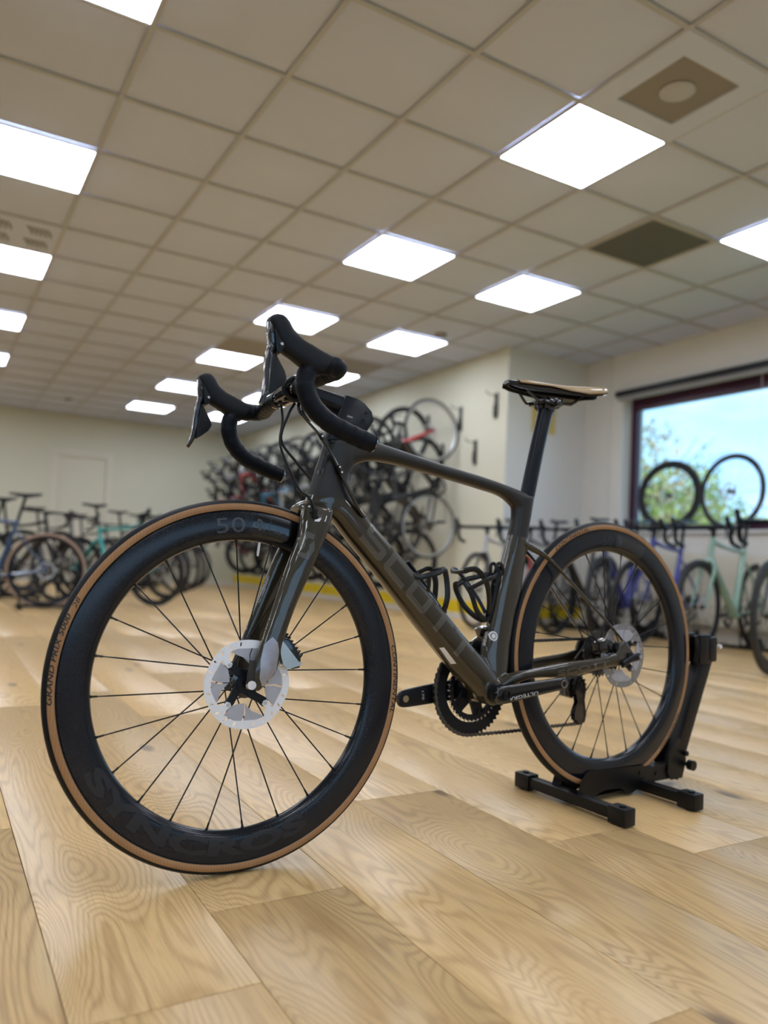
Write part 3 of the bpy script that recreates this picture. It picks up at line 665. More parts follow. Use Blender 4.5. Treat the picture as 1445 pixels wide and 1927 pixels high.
decal(poly_bm([[(.852, .432), (.838, .428), (.838, .410), (.850, .396), (.853, .378), (.872, .374), (.868, .395), (.858, .415)]]), lambda x, y: (x, y), 'head_badge', M['cage'], frame, FT, lift=.0008)
# ---- fork (turned with the front wheel)
fk = MB()
for s in (1, -1):
    pairs_loft(fk, [((.897, .318), (.832, .306)), ((.907, .285), (.842, .277)), ((.914, .249), (.857, .243)), ((.936, .194), (.885, .185)), ((.963, .118), (.921, .110)), ((.987, .053), (.945, .045)), ((1.006, .005), (.958, -.003)), ((1.017, -.022), (.990, -.036))],
               [s*.026, s*.033, s*.037, s*.042, s*.047, s*.052, s*.055, s*.0555], [.013, .0125, .0125, .0125, .0115, .0105, .009, .006], n=22, e=2.6)
pairs_loft(fk, [((.905, .313), (.893, .291)), ((.885, .325), (.88, .297)), ((.855, .321), (.855, .297)), ((.829, .311), (.838, .292))], 0, [.030, .033, .033, .030], e=3)
fk.cyl((.856, 0, .31), (.815, 0, .44), .019)
fork = part(fk, 'fork', M['fork'], steer=True); remesh(fork, .0021, 20, .5); KT = bvh(fork)
up_ = [(.8974, .2601), (.8810, .2542), (.8850, .2438), (.8944, .2477), (.9015, .2416), (.9020, .2316), (.9115, .2205), (.9156, .236), (.9139, .2485)]
lo_ = [(.8829, .2432), (.8828, .225), (.8976, .2043), (.9192, .2133), (.9125, .2199), (.9019, .2172), (.8942, .2257), (.8937, .2339)]
decal(poly_bm([up_, lo_]), lambda x, y: (x, y), 'emblem', M['decal_dark'], fork, KT)
decal(poly_bm([[(.968, .062), (.958, .052), (.955, .037), (.957, .019), (.960, .002), (.968, -.010), (.974, -.020), (.986, -.026), (.992, -.011), (.990, .022), (.983, .05)]]), lambda x, y: (x, y), 'grey_patch', M['fork_patch'], fork, KT)  # mottled grey patch on the lower left fork blade
# ---- wheels
def make_wheel(front):
    hub = MB()
    rim_p = []
    prof = [(.3165, .0125), (.312, .0133), (.300, .0142), (.288, .0146), (.276, .0135), (.268, .0105), (.2635, .0055), (.2620, 0)]
    prof = prof+[(r, -y) for r, y in prof[-2::-1]]+[(.3120, -.009), (.3120, .009)]
    rim = MB(); rim.lathe(prof, 160)
    wheel = rim.build('front_wheel' if front else 'rear_wheel', M['carbon'], bike, autosm=60)
    ty = MB(); tp = []; segm = []
    for k in range(28):
        a = 2*PI*k/28; y = math.cos(a)*.0140; r = .3255+math.sin(a)*.0140
        r = min(r, .339); tp.append((r, y))
    # replace lower part with bead
    pr = []
    for k in range(-5, 20):
        a = PI*k/14.0; pr.append((.3253+math.sin(a)*.0137, math.cos(a)*.0140))
    mids = [(pr[i][0]+pr[i+1][0])/2 for i in range(len(pr)-1)]+[.31]
    segm = [1 if .3185 < q < .3300 else 0 for q in mids]
    ty.lathe(pr, 160, closed=True, segm=segm)
    tyre = ty.build('tyre', [M['tread'], M['tan']], wheel, autosm=80)
    TT = bvh(tyre); RT = bvh(wheel)
    h = MB()
    if front:
        h.lathe([(.0, .046), (.010, .046), (.012, .034), (.026, .031), (.026, .026), (.014, .022), (.011, 0), (.012, -.03), (.021, -.033), (.021, -.038), (.010, -.042), (.010, -.05), (0, -.05)], 36, closed=False)
        fl = ((.0235, .0285), (.019, -.0355))
    else:
        h.lathe([(.0, .066), (.011, .066), (.013, .040), (.026, .036), (.026, .031), (.016, .027), (.013, .005), (.016, -.012), (.027, -.016), (.027, -.021), (.018, -.024), (.018, -.062), (0, -.062)], 36, closed=False)
        fl = ((.0235, .0335), (.0245, -.0185))
    h.build('hub', M['black_gloss'], wheel)
    ph = 12 if front else 13
    for k in range(24):
        ang = math.radians(ph+15*k); side = 0 if k % 2 == 0 else 1; rr, yy = fl[side]
        tw = (1 if (k//2) % 2 == 0 else -1)*math.radians(68)
        a = Vector((math.cos(ang+tw)*rr, yy, math.sin(ang+tw)*rr)); b = Vector((math.cos(ang)*.264, yy*.04, math.sin(ang)*.264))
        d = (b-a).normalized(); sp = MB()
        t_ = d; flat = Vector((0, 1, 0)); nn = d.cross(flat).normalized()
        def sec(p, w1, w2): return [p+nn*w1+flat*w2, p-nn*w1+flat*w2, p-nn*w1-flat*w2, p+nn*w1-flat*w2]
        sp.rings([sec(a, .0010, .0010), sec(a+d*.03, .0010, .0010), sec(a+d*.045, .0012, .0006), sec(b-d*.035, .0012, .0006), sec(b-d*.02, .0010, .0010), sec(b-d*.0001, .0010, .0010)])
        sp.cyl(b-d*.014, b-d*.003, .0019, 8); sp.cyl(b-d*.004, b+d*.001, .0027, 8)
        sp.build('spoke', M['spoke'], wheel)
    # disc rotor on the left
    ro = MB(); YR = .0415 if front else .0530; th = .0009
    ns = 144; bands = [(.0660, .0695), (.0695, .0765), (.0765, .0800)]
    vs = {}
    def rv(i, r, y): 
        a = 2*PI*(i % ns)/ns+(r-.073)*(4.5 if .067 < r < .079 else 0); wav = 1+(.009*math.cos(6*a) if r > .079 else (.03*math.cos(6*a) if r < .067 else 0))
        return (math.cos(a)*r*wav, y, math.sin(a)*r*wav)
    for i in range(ns):
        for bi, (r0, r1) in enumerate(bands):
            if bi == 1 and i % 6 == 1 and (i//6) % 6 != 0: continue
            sk = (1.0 if bi == 1 else 0)
            q = [rv(i, r0, 0), rv(i+1, r0, 0), rv(i+1, r1, 0), rv(i, r1, 0)]
            ro.add([(x, YR+th, z) for x, _, z in q]+[(x, YR-th, z) for x, _, z in q], [(0, 1, 2, 3), (7, 6, 5, 4), (0, 4, 5, 1), (1, 5, 6, 2), (2, 6, 7, 3), (3, 7, 4, 0)])
    rotor = ro.build('disc_rotor', M['rotor'] if front else M['rotor_rear'], wheel, smooth=False)
    fin = MB()
    for q in range(4):
        a0 = math.radians(45.2+90*q)
        def pt(a, r): return (math.cos(a0+math.radians(a))*r, math.sin(a0+math.radians(a))*r)
        # two cooling fins with a slot between, from near the arm to the next arm
        fin.prism([pt(-6, .067), pt(-22, .0674), pt(-37, .067), pt(-40, .052), pt(-37, .034), pt(-22, .037), pt(-9, .046)], YR-.0008, YR+.0008)
        fin.prism([pt(-39.5, .067), pt(-56, .0674), pt(-74, .067), pt(-70, .060), pt(-56, .049), pt(-40, .036), pt(-43, .052)], YR-.0008, YR+.0008)
    fin.build('cooling_fins', M['rotor_fin'], wheel, smooth=False)
    # steel tabs and black spider arms
    tb = MB(); ar = MB(); bo = MB()
    for q in range(4):
        a0 = math.radians(45.2+90*q)
        def pt(a, r): return (math.cos(a0+math.radians(a))*r, math.sin(a0+math.radians(a))*r)
        tb.prism([pt(-7, .0475), pt(0, .0445), pt(7, .0475), pt(6, .056), pt(16, .069), pt(-3, .069), pt(-5, .058)], YR-.0011, YR+.0011)
        ar.prism([pt(-9, .052), pt(8, .052), pt(12, .040), pt(24, .030), pt(44, .022), pt(80, .016), pt(30, .012), pt(0, .015), pt(-6, .026), pt(-10, .040)], YR-.006, YR-.0012)
        x, z = pt(0, .0495); bo.cyl((x, YR-.001, z), (x, YR+.0022, z), .0034, 16)
    ar.cyl((0, YR-.008, 0), (0, YR+.002, 0), .019, 28)
    tb.build('rotor_tabs', M['rotor'] if front else M['rotor_rear'], wheel, smooth=False)
    ar.build('rotor_spider', M['black_satin'], wheel)
    bo.build('rotor_bolts', M['steel'], wheel)
    vl = MB(); va = math.radians(97 if front else 90); vd = Vector((math.cos(va), 0, math.sin(va)))
    vl.cyl(vd*.263, vd*.245, .0026, 10); vl.cyl(vd*.245, vd*.236, .0030, 10, r2=.0018)
    vl.build('valve', M['white'] if front else M['black_gloss'], wheel)
    if front:
        arc_text('GRAND PRIX 5000', -4, 22.5, .3235, .3325, 'lettering', M['decal_black'], wheel, TT, bold=.02, shear=.25)
        arc_text('28', 24.5, 27.8, .3225, .3300, 'lettering', M['decal_black'], wheel, TT, shear=.25)
        arc_text('CONTINENTAL', 169, 193, .3225, .3315, 'lettering', M['decal_black'], wheel, TT, bold=.01, shear=.2)
        arc_text('50', 78.5, 89.5, .277, .305, 'lettering', M['decal_patch_txt'], wheel, RT, bold=.0)
        decal(poly_bm([[(0, 0), (1, 0), (1, 1), (0.07, 1)]]), lambda x, y: (math.cos(math.radians(91.5+20*x))*(.274+.0375*y), math.sin(math.radians(91.5+20*x))*(.274+.0375*y)), 'rim_patch', M['decal_patch'], wheel, RT, lift=.0003)
        pg = [[(0, .35), (.12, 1), (.6, .95), (1, .62), (.72, .62), (.55, .78), (.25, .8), (.22, .45)], [(.3, .1), (.38, .5), (.6, .62), (.85, .52), (.66, .1)], [(1.02, .1), (1.08, .5), (1.2, .1)]]
        decal(poly_bm(pg), lambda x, y: (math.cos(math.radians(93.8+2.9*x))*(.281+.024*y), math.sin(math.radians(93.8+2.9*x))*(.281+.024*y)), 'emblem', M['decal_patch_txt'], wheel, RT, lift=.0008, maxlen=.003)
        decal(poly_bm([[(0, 0), (1, 0), (1, 1), (0, 1)]]), lambda x, y: (math.cos(math.radians(99.0+.15*x))*(.281+.026*y), math.sin(math.radians(99.0+.15*x))*(.281+.026*y)), 'rim_line', M['decal_patch_txt'], wheel, RT, lift=.0008)
        arc_text('AERO', 101, 106, .283, .289, 'lettering', M['decal_patch_txt'], wheel, RT, lift=.0008)
        arc_text('SYNCROS', -27, -117, .305, .272, 'lettering', M['decal_rim'], wheel, RT, bold=.05, lift=.0003)
    else:
        arc_text('CONTINENTAL', 52.5, 76, .3215, .3310, 'lettering', M['decal_black'], wheel, TT, bold=.01, shear=.2)
        arc_text('CONTINENTAL', 232, 210, .3315, .3215, 'lettering', M['decal_black'], wheel, TT, bold=.01, shear=.2)
        arc_text('50', 84, 92, .278, .303, 'lettering', M['decal_rim'], wheel, RT)
        decal(poly_bm([[(0, 0), (1, 0), (1.05, 1), (0.05, 1)]]), lambda x, y: (math.cos(math.radians(94+22*x))*(.274+.0375*y), math.sin(math.radians(94+22*x))*(.274+.0375*y)), 'rim_patch', M['decal_patch'], wheel, RT, lift=.0003)
        pg = [[(0, .35), (.12, 1), (.6, .95), (1, .62), (.72, .62), (.55, .78), (.25, .8), (.22, .45)], [(.3, .1), (.38, .5), (.6, .62), (.85, .52), (.66, .1)]]
        decal(poly_bm(pg), lambda x, y: (math.cos(math.radians(96+2.9*x))*(.281+.024*y), math.sin(math.radians(96+2.9*x))*(.281+.024*y)), 'emblem', M['decal_patch_txt'], wheel, RT, lift=.0008, maxlen=.003)
    return wheel
fw = make_wheel(True); fw.matrix_local = STEER @ Matrix.Translation((FHX, 0, FHZ))
rw = make_wheel(False); rw.matrix_local = Matrix.Translation(OFF)
# axle ends
ax_ = MB(); ax_.cyl((FHX, .0545, FHZ), (FHX, .0660, FHZ), .0078, 24); part(ax_, 'front_axle', M['white'], steer=True)
al = MB(); pairs_loft(al, [((1.010, .022), (.998, .020)), ((1.014, .0), (.998, .0)), ((1.015, -.014), (.998, -.014)), ((1.014, -.026), (1.000, -.030))], .0600, [.0035]*4, n=14)
part(al, 'dropout_cover', M['black_gloss'], steer=True)
ra = MB(); pairs_loft(ra, [((.03, -.012), (.03, -.028)), ((.0, .000), (-.002, -.016)), ((-.030, .008), (-.030, -.012)), ((-.042, .002), (-.042, -.008))], .0765, [.004]*4, n=14)
ra.cyl((0, .066, 0), (0, .078, 0), .009); part(ra, 'rear_dropout_bolt_plate', M['black_satin'])
rb = MB(); rb.cyl((-.033, .0800, -.002), (-.033, .0825, -.002), .0055, 18); part(rb, 'axle_bolt', M['steel'])
# ---- calipers
cl = MB()
cl.prism([(.945, .062), (.932, .058), (.918, .040), (.908, .020), (.910, .004), (.925, .002), (.944, .012), (.952, .036)], .030, .055)
cal = part(cl, 'front_brake_caliper', M['black_gloss'], steer=True, bevel=.002)
fn = MB()
for k in range(7):
    t = k/6; x = .938-.030*t; z = .060-.038*t; fn.box(x-.0012, x+.0012, .026, .050, -.006, .009, T=Matrix.Translation((x, 0, z)) @ Matrix.Rotation(math.radians(-38), 4, 'Y') @ Matrix.Translation((-x, 0, 0)))
fo = fn.build('cooling_fins', M['black_satin'], cal)
sv = MB(); sv.prism([(.950, .052), (.946, .054), (.914, .016), (.908, .014), (.910, .009), (.934, .003), (.944, .010), (.950, .03)], .0555, .0585)
sv.build('adapter_plate', mat('pale blue alloy', (.50, .62, .72), .25, .7), cal)
rc = MB(); rc.prism([(.085, .006), (.085, .034), (.060, .044), (.025, .038), (.022, .012), (.04, .004)], .030, .054)
rc.cyl((.045, .05, .025), (.045, .058, .025), .011); rcal = part(rc, 'rear_brake_caliper', M['black_gloss'], bevel=.003)
hs = MB(); hs.tube([(.08, .045, .03), (.11, .045, .05), (.12, .03, .02), (.16, .04, -.005)], .0025, 8, sub=6); hs.build('hose', M['black_plastic'], rcal)
# ---- seatpost and saddle
sp = MB(); pairs_loft(sp, [((.300, .380), (.264, .376)), ((.300, .396), (.259, .388)), ((.272, .501), (.228, .504)), ((.248, .585), (.203, .585)), ((.243, .603), (.192, .606))], 0, [.0125, .0125, .0125, .0125, .015], e=2.2)
part(sp, 'seatpost', M['seatpost'])
ck_ = MB(); ck_.cyl((.222, -.020, .614), (.222, .020, .614), .016, 24); ck_.box(.195, .252, -.028, .028, .612, .622)
for s in (1, -1): ck_.cyl((.208, s*.016, .617), (.208, s*.034, .617), .0085, 18); ck_.box(.19, .235, s*.022-.006, s*.022+.006, .612, .630)
ck_.tube([(.25, 0, .60), (.252, 0, .615), (.24, 0, .628)], .006, 10, sub=3)
clm = part(ck_, 'seat_clamp', M['black_gloss'], bevel=.0012)
sd = MB(); secs = [(.356, .010, .654, .006), (.350, .017, .657, .013), (.325, .020, .660, .021), (.28, .025, .662, .024), (.23, .034, .663, .024), (.18, .046, .664, .026), (.13, .062, .668, .029), (.09, .070, .673, .027), (.07, .068, .675, .020), (.062, .055, .676, .010)]
def saddle_sec(x, wd, zt, dp, under=False):
    out = []; n = 12
    for k in range(n+1):
        t = -1+2*k/n; y = t*wd; z = zt-.007*abs(t)**2.2-(dp*.75)*max(0, abs(t)-.82)/.18; out.append(Vector((x, y, z)))
    for k in range(n-1, 0, -1):
        t = -1+2*k/n; out.append(Vector((x, t*wd*.97, zt-dp*.62-.004*(1-t*t))))
    return out
sx = [saddle_sec(*s) for s in secs]
sd.rings(sx)
saddle = part(sd, 'saddle', M['black_gloss'])
tcov = MB(); n = 12; rsec = []
for (x, wd, zt, dp) in secs[2:]:
    rsec.append([Vector((x, (-1+2*k/n)*wd*1.015, zt+.0012-.007*abs(-1+2*k/n)**2.2-(dp*(.62 if x < .14 else .40 if x < .2 else .15))*max(0, abs(-1+2*k/n)-.80)/.20)) for k in range(n+1)])
b0 = [tuple(p) for r in rsec for p in r]; k_ = n+1
tcov.add(b0, [(i*k_+j, i*k_+j+1, (i+1)*k_+j+1, (i+1)*k_+j) for i in range(len(rsec)-1) for j in range(n)])
cov = tcov.build('cover', M['tan_leather'], saddle); sm = cov.modifiers.new('t', 'SOLIDIFY'); sm.thickness = .0015; sm.offset = 1
cov['label'] = 'tan leather saddle cover'
rl = MB()
for s in (1, -1): rl.tube([(.322, s*.010, .652), (.300, s*.014, .640), (.270, s*.020, .618), (.250, s*.022, .6185), (.170, s*.022, .6205), (.150, s*.024, .626), (.118, s*.032, .652)], .0036, 10, sub=5)
rl.build('rails', M['black_gloss'], saddle)
bs = MB(); bs.rings([saddle_sec(x, wd*.55, zt-dp*.55, dp*.5) for x, wd, zt, dp in secs[1:-1]]); bs.build('shell_base', M['black_plastic'], saddle)
# ---- stem, bar, hoods, levers
st = MB(); pairs_loft(st, [((.922, .556), (.912, .520)), ((.905, .562), (.900, .525)), ((.87, .556), (.865, .522)), ((.80, .545), (.80, .500)), ((.775, .540), (.79, .47))], 0, [.019, .018, .0175, .020, .020], e=2.4)
st.prism([(.805, .545), (.778, .541), (.762, .534), (.744, .518), (.739, .499), (.757, .472), (.770, .452), (.842, .448), (.832, .480), (.818, .515)], -.021, .021)
stem = part(st, 'stem', M['seatpost'], steer=True, bevel=.004)
sp_ = MB(); sp_.prism([(.770, .4525), (.765, .4465), (.839, .4430), (.837, .448)], -.022, .022); sp_.build('spacer', M['black_plastic'], stem)
fp = MB(); fp.cyl((.920, -.026, .536), (.920, .026, .536), .0215, 28)
for s in (1, -1):
    for dz in (.018, -.018): fp.cyl((.920, s*.016, .536+dz), (.937, s*.016, .536+dz), .004, 12)
fp.build('stem_faceplate', M['black_gloss'], stem)
for t_, x, z in (('', .758, .513), ('', .765, .497)):
    h = MB(); h.cyl((x, .0205, z), (x, .0225, z), .003, 14); h.build('stem_bolt', M['black_gloss'], stem)
line_text('20MM', (.803, .4995), (.791, .497), .0042, 'lettering', M['decal_grey'], stem, bvh(stem), maxlen=.01)
mt = MB()
for s in (1,): mt.tube([(.922, s*.034, .558), (.944, s*.034, .545), (.944, s*.034, .527), (.922, s*.034, .514), (.900, s*.034, .525), (.899, s*.034, .545)], .0045, 8, sub=4, closed=True)
mt.build('computer_mount', M['black_plastic'], stem)
bb = MB(); bb.tube([(.920, -.075, .536), (.920, 0, .536), (.920, .075, .536)], .0157, 20)
bar = part(bb, 'handlebar', M['black_gloss'], steer=True)
path0 = [(.920, .050, .536), (.919, .100, .537), (.912, .145, .538), (.906, .176, .538), (.912, .195, .538), (.930, .2015, .537), (.960, .201, .532), (.974, .200, .513), (.974, .201, .487), (.961, .203, .460), (.935, .206, .437), (.902, .208, .423), (.872, .209, .413), (.848, .210, .407)]
for s in (1, -1):
    P_, R_ = spline([Vector((x, s*y, z)) for x, y, z in path0], [.0158]*2+[.0163]*(len(path0)-2), 10)
    # wrapped tape: overlapping turns every 24 mm
    acc = 0; R2 = []
    for i, p in enumerate(P_):
        if i: acc += (p-P_[i-1]).length
        R2.append(R_[i]+.0011*(1-(acc/.024) % 1.0))
    tp_ = MB(); tp_.tube(P_, R2, 22); tape = tp_.build('bar_tape', M['tape'], bar, autosm=50)
    cp = MB(); e_ = Vector((.848, s*.210, .407)); d_ = Vector((-.024, 0, -.006)).normalized(); cp.cyl(e_, e_+d_*.004, .0178, 24, r2=.015)
    cp.build('end_plug', M['dark_chrome'], bar)
    hd_ = MB()
    pairs_loft(hd_, [((.928, .553), (.950, .516)), ((.948, .5595), (.972, .519)), ((.966, .5665), (.987, .528)), ((.984, .574), (1.003, .537)), ((1.000, .587), (1.019, .545)), ((1.010, .601), (1.029, .556)), ((1.021, .609), (1.037, .571)), ((1.036, .608), (1.043, .585)), ((1.045, .602), (1.046, .593))],
               s*.201, [.019, .0195, .019, .017, .0165, .018, .0185, .017, .010], n=26, e=2.6)
    hood = hd_.build('brake_hood', M['hood'], bar)
    sc_ = MB(); sc_.prism([(1.0225, .571), (1.0325, .592), (1.040, .588), (1.0365, .566), (1.034, .540), (1.026, .540), (1.020, .552)], s*.2005-.0145, s*.2005+.0145); sc_.build('bracket', M['black_plastic'], bar, bevel=.002)
    pv = MB(); pv.cyl((1.0265, s*.201-.0175, .5545), (1.0265, s*.201+.0175, .5545), .0026, 12); pv.build('pivot_pin', M['steel'], bar)
    lv = MB()
    pairs_loft(lv, [((1.0465, .594), (1.034, .594)), ((1.0465, .575), (1.033, .572)), ((1.045, .556), (1.031, .553)), ((1.049, .538), (1.037, .536)), ((1.0515, .515), (1.040, .513)), ((1.053, .490), (1.043, .488)), ((1.057, .468), (1.047, .466)), ((1.064, .450), (1.057, .447))],
               [s*.200, s*.200, s*.201, s*.202, s*.204, s*.207, s*.210, s*.213], [.0125, .012, .009, .008, .0085, .009, .008, .004], n=18, e=2.6)
    lv.build('brake_lever', M['lever'], bar)
    pd = MB(); pd.prism([(1.041, .536), (1.033, .541), (1.026, .528), (1.016, .512), (1.0125, .499), (1.019, .487), (1.034, .474), (1.046, .466), (1.044, .488)], s*.205-.004, s*.205+.004)
    pd.build('shift_paddle', M['black_plastic'], bar, bevel=.0018)
# ---- cables
cb = MB(); cb.tube([(.909, .012, .515), (.9094, .02, .494), (.866, .026, .451), (.8275, .030, .394), (.8197, .030, .3795), (.776, .029, .313), (.760, .024, .300)], .0034, 10, sub=6)
cables = part(cb, 'brake_hose', M['black_gloss'])
cb = MB(); cb.tube([(.905, .018, .515), (.903, .024, .490), (.861, .022, .446), (.8235, .026, .390), (.7730, .026, .312), (.756, .022, .300)], .0026, 10, sub=6); part(cb, 'shift_wire', M['black_plastic'])
cb = MB(); cb.tube([(.930, -.02, .520), (.925, -.02, .485), (.933, -.012, .440), (.925, .0, .40), (.905, .020, .345), (.892, .036, .328), (.883, .0415, .312), (.881, .042, .296)], .0026, 10, sub=6); part(cb, 'front_brake_hose', M['black_plastic'], steer=True)
cb = MB(); cb.tube([(.912, .01, .515), (.925, .008, .49), (.937, .004, .44), (.905, .004, .40), (.874, .006, .368)], .0028, 10, sub=6); part(cb, 'derailleur_wire', M['black_plastic'], steer=True)
cg = MB(); cg.cyl((.8815, .046, .303), (.881, .044, .287), .0055, 14); cg.cyl((.888, .044, .300), (.874, .046, .287), .0035, 10); part(cg, 'hose_grommet', M['black_plastic'], steer=True)
jb = MB()
for a, b_ in (((.829, .031, .397), (.820, .031, .381)), ((.868, .0265, .455), (.862, .027, .446))):
    jb.cyl(a, b_, .0052, 12)
part(jb, 'cable_joiner', M['black_plastic'])
jw = MB()
for a in ((.8265, .0362, .3935), (.8215, .0362, .3835), (.8655, .032, .451)): jw.cyl((a[0], a[1]-.001, a[2]), (a[0], a[1]+.0004, a[2]), .0021, 10)
part(jw, 'joiner_mark', M['white'])
# ---- crankset
BBx, BBz = .410, -.072
def plate(mb, path, ws, y, t, n=18): # tapered arm
    pairs_loft(mb, [((p[0], p[1]+w_), (p[0], p[1]-w_)) for p, w_ in zip(path, ws)], y, [t]*len(path), n=n, e=4)
ca = MB(); cdir = Vector((-.1725*math.cos(.09), .1725*math.sin(.09)))
pl = [(BBx+.022, BBz-.003), (BBx+.014, BBz-.002), (BBx-.02, BBz+.0005), (BBx-.08, BBz+.007), (BBx-.14, BBz+.0135), (BBx-.170, BBz+.0165), (BBx-.181, BBz+.0175), (BBx-.186, BBz+.018)]
plate(ca, pl, [.008, .0185, .0195, .017, .0150, .0140, .0105, .004], [.060, .060, .061, .064, .070, .073, .073, .073], .0075, 20)
crank = part(ca, 'crank_arm', M['black_gloss'])
CTk = bvh(crank)
line_text('ULTEGRA', (BBx-.095, BBz+.0035), (BBx-.010, BBz-.0065), .0075, 'lettering', M['decal_grey'], crank, CTk, bold=.01, updir=(-.11, -.99), lift=.0005)
bm_ = MB(); bm_.lathe([(.0095, 0), (.0095, .0012), (.0065, .0012), (.0065, 0)], 32); o_ = bm_.build('pedal_thread', M['chrome'], crank, loc=(BBx-.1705, .0803, BBz+.0165))
bm_ = MB(); bm_.lathe([(.0, -.001), (.0, .0008), (.0066, .0008), (.0066, -.001)], 28, closed=False); bm_.build('pedal_hole', M['black_plastic'], crank, loc=(BBx-.1705, .0803, BBz+.0165))
bm_ = MB(); bm_.lathe([(.0, .0), (.007, .0), (.0075, .004), (.011, .004), (.0115, 0)], 32, closed=False); bm_.build('axle_cap', M['black_plastic'], crank, loc=(BBx-.004, .0675, BBz-.001))
cr_ = MB()
tipc = (BBx+.1725, BBz-.0155)
pl = [(BBx-.01, BBz), (BBx+.03, BBz-.003), (BBx+.09, BBz-.008), (BBx+.15, BBz-.0135), (BBx+.176, BBz-.016), (BBx+.186, BBz-.0168), (BBx+.190, BBz-.017)]
plate(cr_, pl, [.023, .0235, .0225, .0205, .0185, .014, .006], -.072, .007, 20)
part(cr_, 'crank_arm', M['black_satin'])
for o2 in [o for o in bike.children if o.name == 'crank_arm.001']:
    hm = MB(); hm.lathe([(0, .0), (.0045, 0), (.0065, .0006), (.0078, .0), ], 26, closed=False); hm.build('pedal_hole', mat('light through pedal hole rim', (.30, .22, .12), .5), o2, loc=(tipc[0], -.0648, tipc[1]))  # closed disc, tinted to stand for the light seen through the hole
    line_text('170', (BBx+.130, BBz-.001), (BBx+.128, BBz-.020), .006, 'lettering', M['decal_grey'], o2, bvh(o2))
def ring_mesh(R, rin, teeth, y, t, toothh=.0045):
    mb = MB(); n = teeth*4; outer = []
    for i in range(n):
        a = 2*PI*i/n; r = R+(toothh if i % 4 in (1, 2) else -.0006)*(.9 if i % 4 == 2 else 1); outer.append((math.cos(a), math.sin(a), r))
    vs = []; fs = []
    for (c, s_, r) in outer: vs += [(c*rin, y-t, s_*rin), (c*r, y-t*.6, s_*r), (c*r, y+t*.6, s_*r), (c*rin, y+t, s_*rin)]
    for i in range(n):
        j = (i+1) % n
        for p in range(4): q = (p+1) % 4; fs.append((i*4+p, i*4+q, j*4+q, j*4+p))
    mb.add(vs, fs); return mb
cw = ring_mesh(.1035, .076, 52, -.0475, .0018).build('chainring', M['black_satin'], bike, autosm=30, loc=Vector((BBx, 0, BBz))+OFF)
ring_mesh(.0705, .060, 36, -.0395, .0015, .002).build('inner_ring', M['black_satin'], cw, autosm=30)
it = MB()
for k in range(36):
    a = 2*PI*k/36; P2 = lambda r, da: (math.cos(a+da)*r, math.sin(a+da)*r)
    it.prism([P2(.0700, -.030), P2(.0700, .030), P2(.0755, .010), P2(.0755, -.010)], -.0408, -.0382)
it.build('inner_teeth', M['steel'], cw, smooth=False)['kind'] = 'stuff'
sh = MB(); sh.lathe([(.077, -.0455), (.098, -.0462), (.098, -.050), (.077, -.052)], 80); sh.build('ring_face', M['black_satin'], cw)
sk = MB()
for q in range(4):
    a0 = math.radians(-30+90*q+(12 if q % 2 else -12))
    def pt(a, r): return (math.cos(a0+math.radians(a))*r, math.sin(a0+math.radians(a))*r)
    sk.prism([pt(-13, .066), pt(13, .066), pt(17, .050), pt(28, .034), pt(60, .022), pt(-60, .022), pt(-28, .034), pt(-17, .050)], -.047, -.041)
sk.lathe([(.058, -.0415), (.067, -.0415), (.067, -.046), (.058, -.046)], 64); sk.cyl((0, -.030, 0), (0, -.062, 0), .030, 36)
sk.build('spider', M['black_satin'], cw, bevel=0)
for q in range(4):
    a0 = math.radians(-30+90*q+(12 if q % 2 else -12)); b_ = MB(); c_ = (math.cos(a0)*.055, math.sin(a0)*.055); b_.cyl((c_[0], -.041, c_[1]), (c_[0], -.038, c_[1]), .005, 14); b_.build('ring_bolt', M['black_gloss'], cw)
sl = MB(); sl.cyl((BBx, -.040, BBz), (BBx, .052, BBz), .0215, 28); part(sl, 'bottom_bracket', M['black_plastic'])
# ---- cassette, derailleurs, chain
cs = MB()
for i, (r, tt) in enumerate([(.061, 30), (.057, 27), (.051, 25), (.047, 23), (.043, 21), (.039, 19), (.035, 17), (.031, 15), (.028, 14), (.026, 13), (.023, 11)]):
    m_ = ring_mesh(r-.003, .018, tt, -.0225-.0036*i, .0009, .004); cs.add(m_.v, m_.f)
part(cs, 'cassette', M['chain'], smooth=False)
J1, J2 = Vector((.047, -.045, -.083)), Vector((.050, -.045, -.158))
rd = MB()
rd.prism([(.012, -.012), (.024, -.010), (.030, -.04), (.066, -.060), (.078, -.085), (.074, -.112), (.060, -.118), (.046, -.098), (.030, -.070), (.010, -.045)], -.082, -.058)
rd.cyl((.020, -.082, -.030), (.020, -.055, -.030), .011); rd.cyl((.070, -.085, -.090), (.070, -.055, -.090), .014)
rdo = part(rd, 'rear_derailleur', M['black_gloss'], bevel=.003)
for y0 in (-.0525, -.0395):
    cgp = MB(); cgp.prism([(.062, -.070), (.066, -.095), (.060, -.125), (.072, -.150), (.070, -.168), (.052, -.180), (.036, -.176), (.030, -.158), (.036, -.120), (.030, -.095), (.036, -.070), (.050, -.062)], y0-.001, y0+.001); cgp.build('cage_plate', M['black_gloss'], rdo)
for J, tt in ((J1, 11), (J2, 13)):
    jm = ring_mesh(.0195 if tt == 11 else .021, .006, tt, 0, .0016, .0045); jm.build('jockey_wheel', M['black_plastic'], rdo, loc=J)
mo = MB(); mo.cyl((.086, -.070, -.066), (.078, -.072, -.108), .010, 18); mo.build('motor_housing', M['dark_chrome'], rdo)
fd = MB(); fd.prism([(.405, .040), (.372, .058), (.330, .050), (.335, .030), (.372, .022), (.400, .008), (.420, .010), (.424, .026)], -.052, -.038); fd.prism([(.412, .066), (.392, .075), (.378, .052), (.388, .022), (.404, .022), (.402, .048)], -.038, -.012)
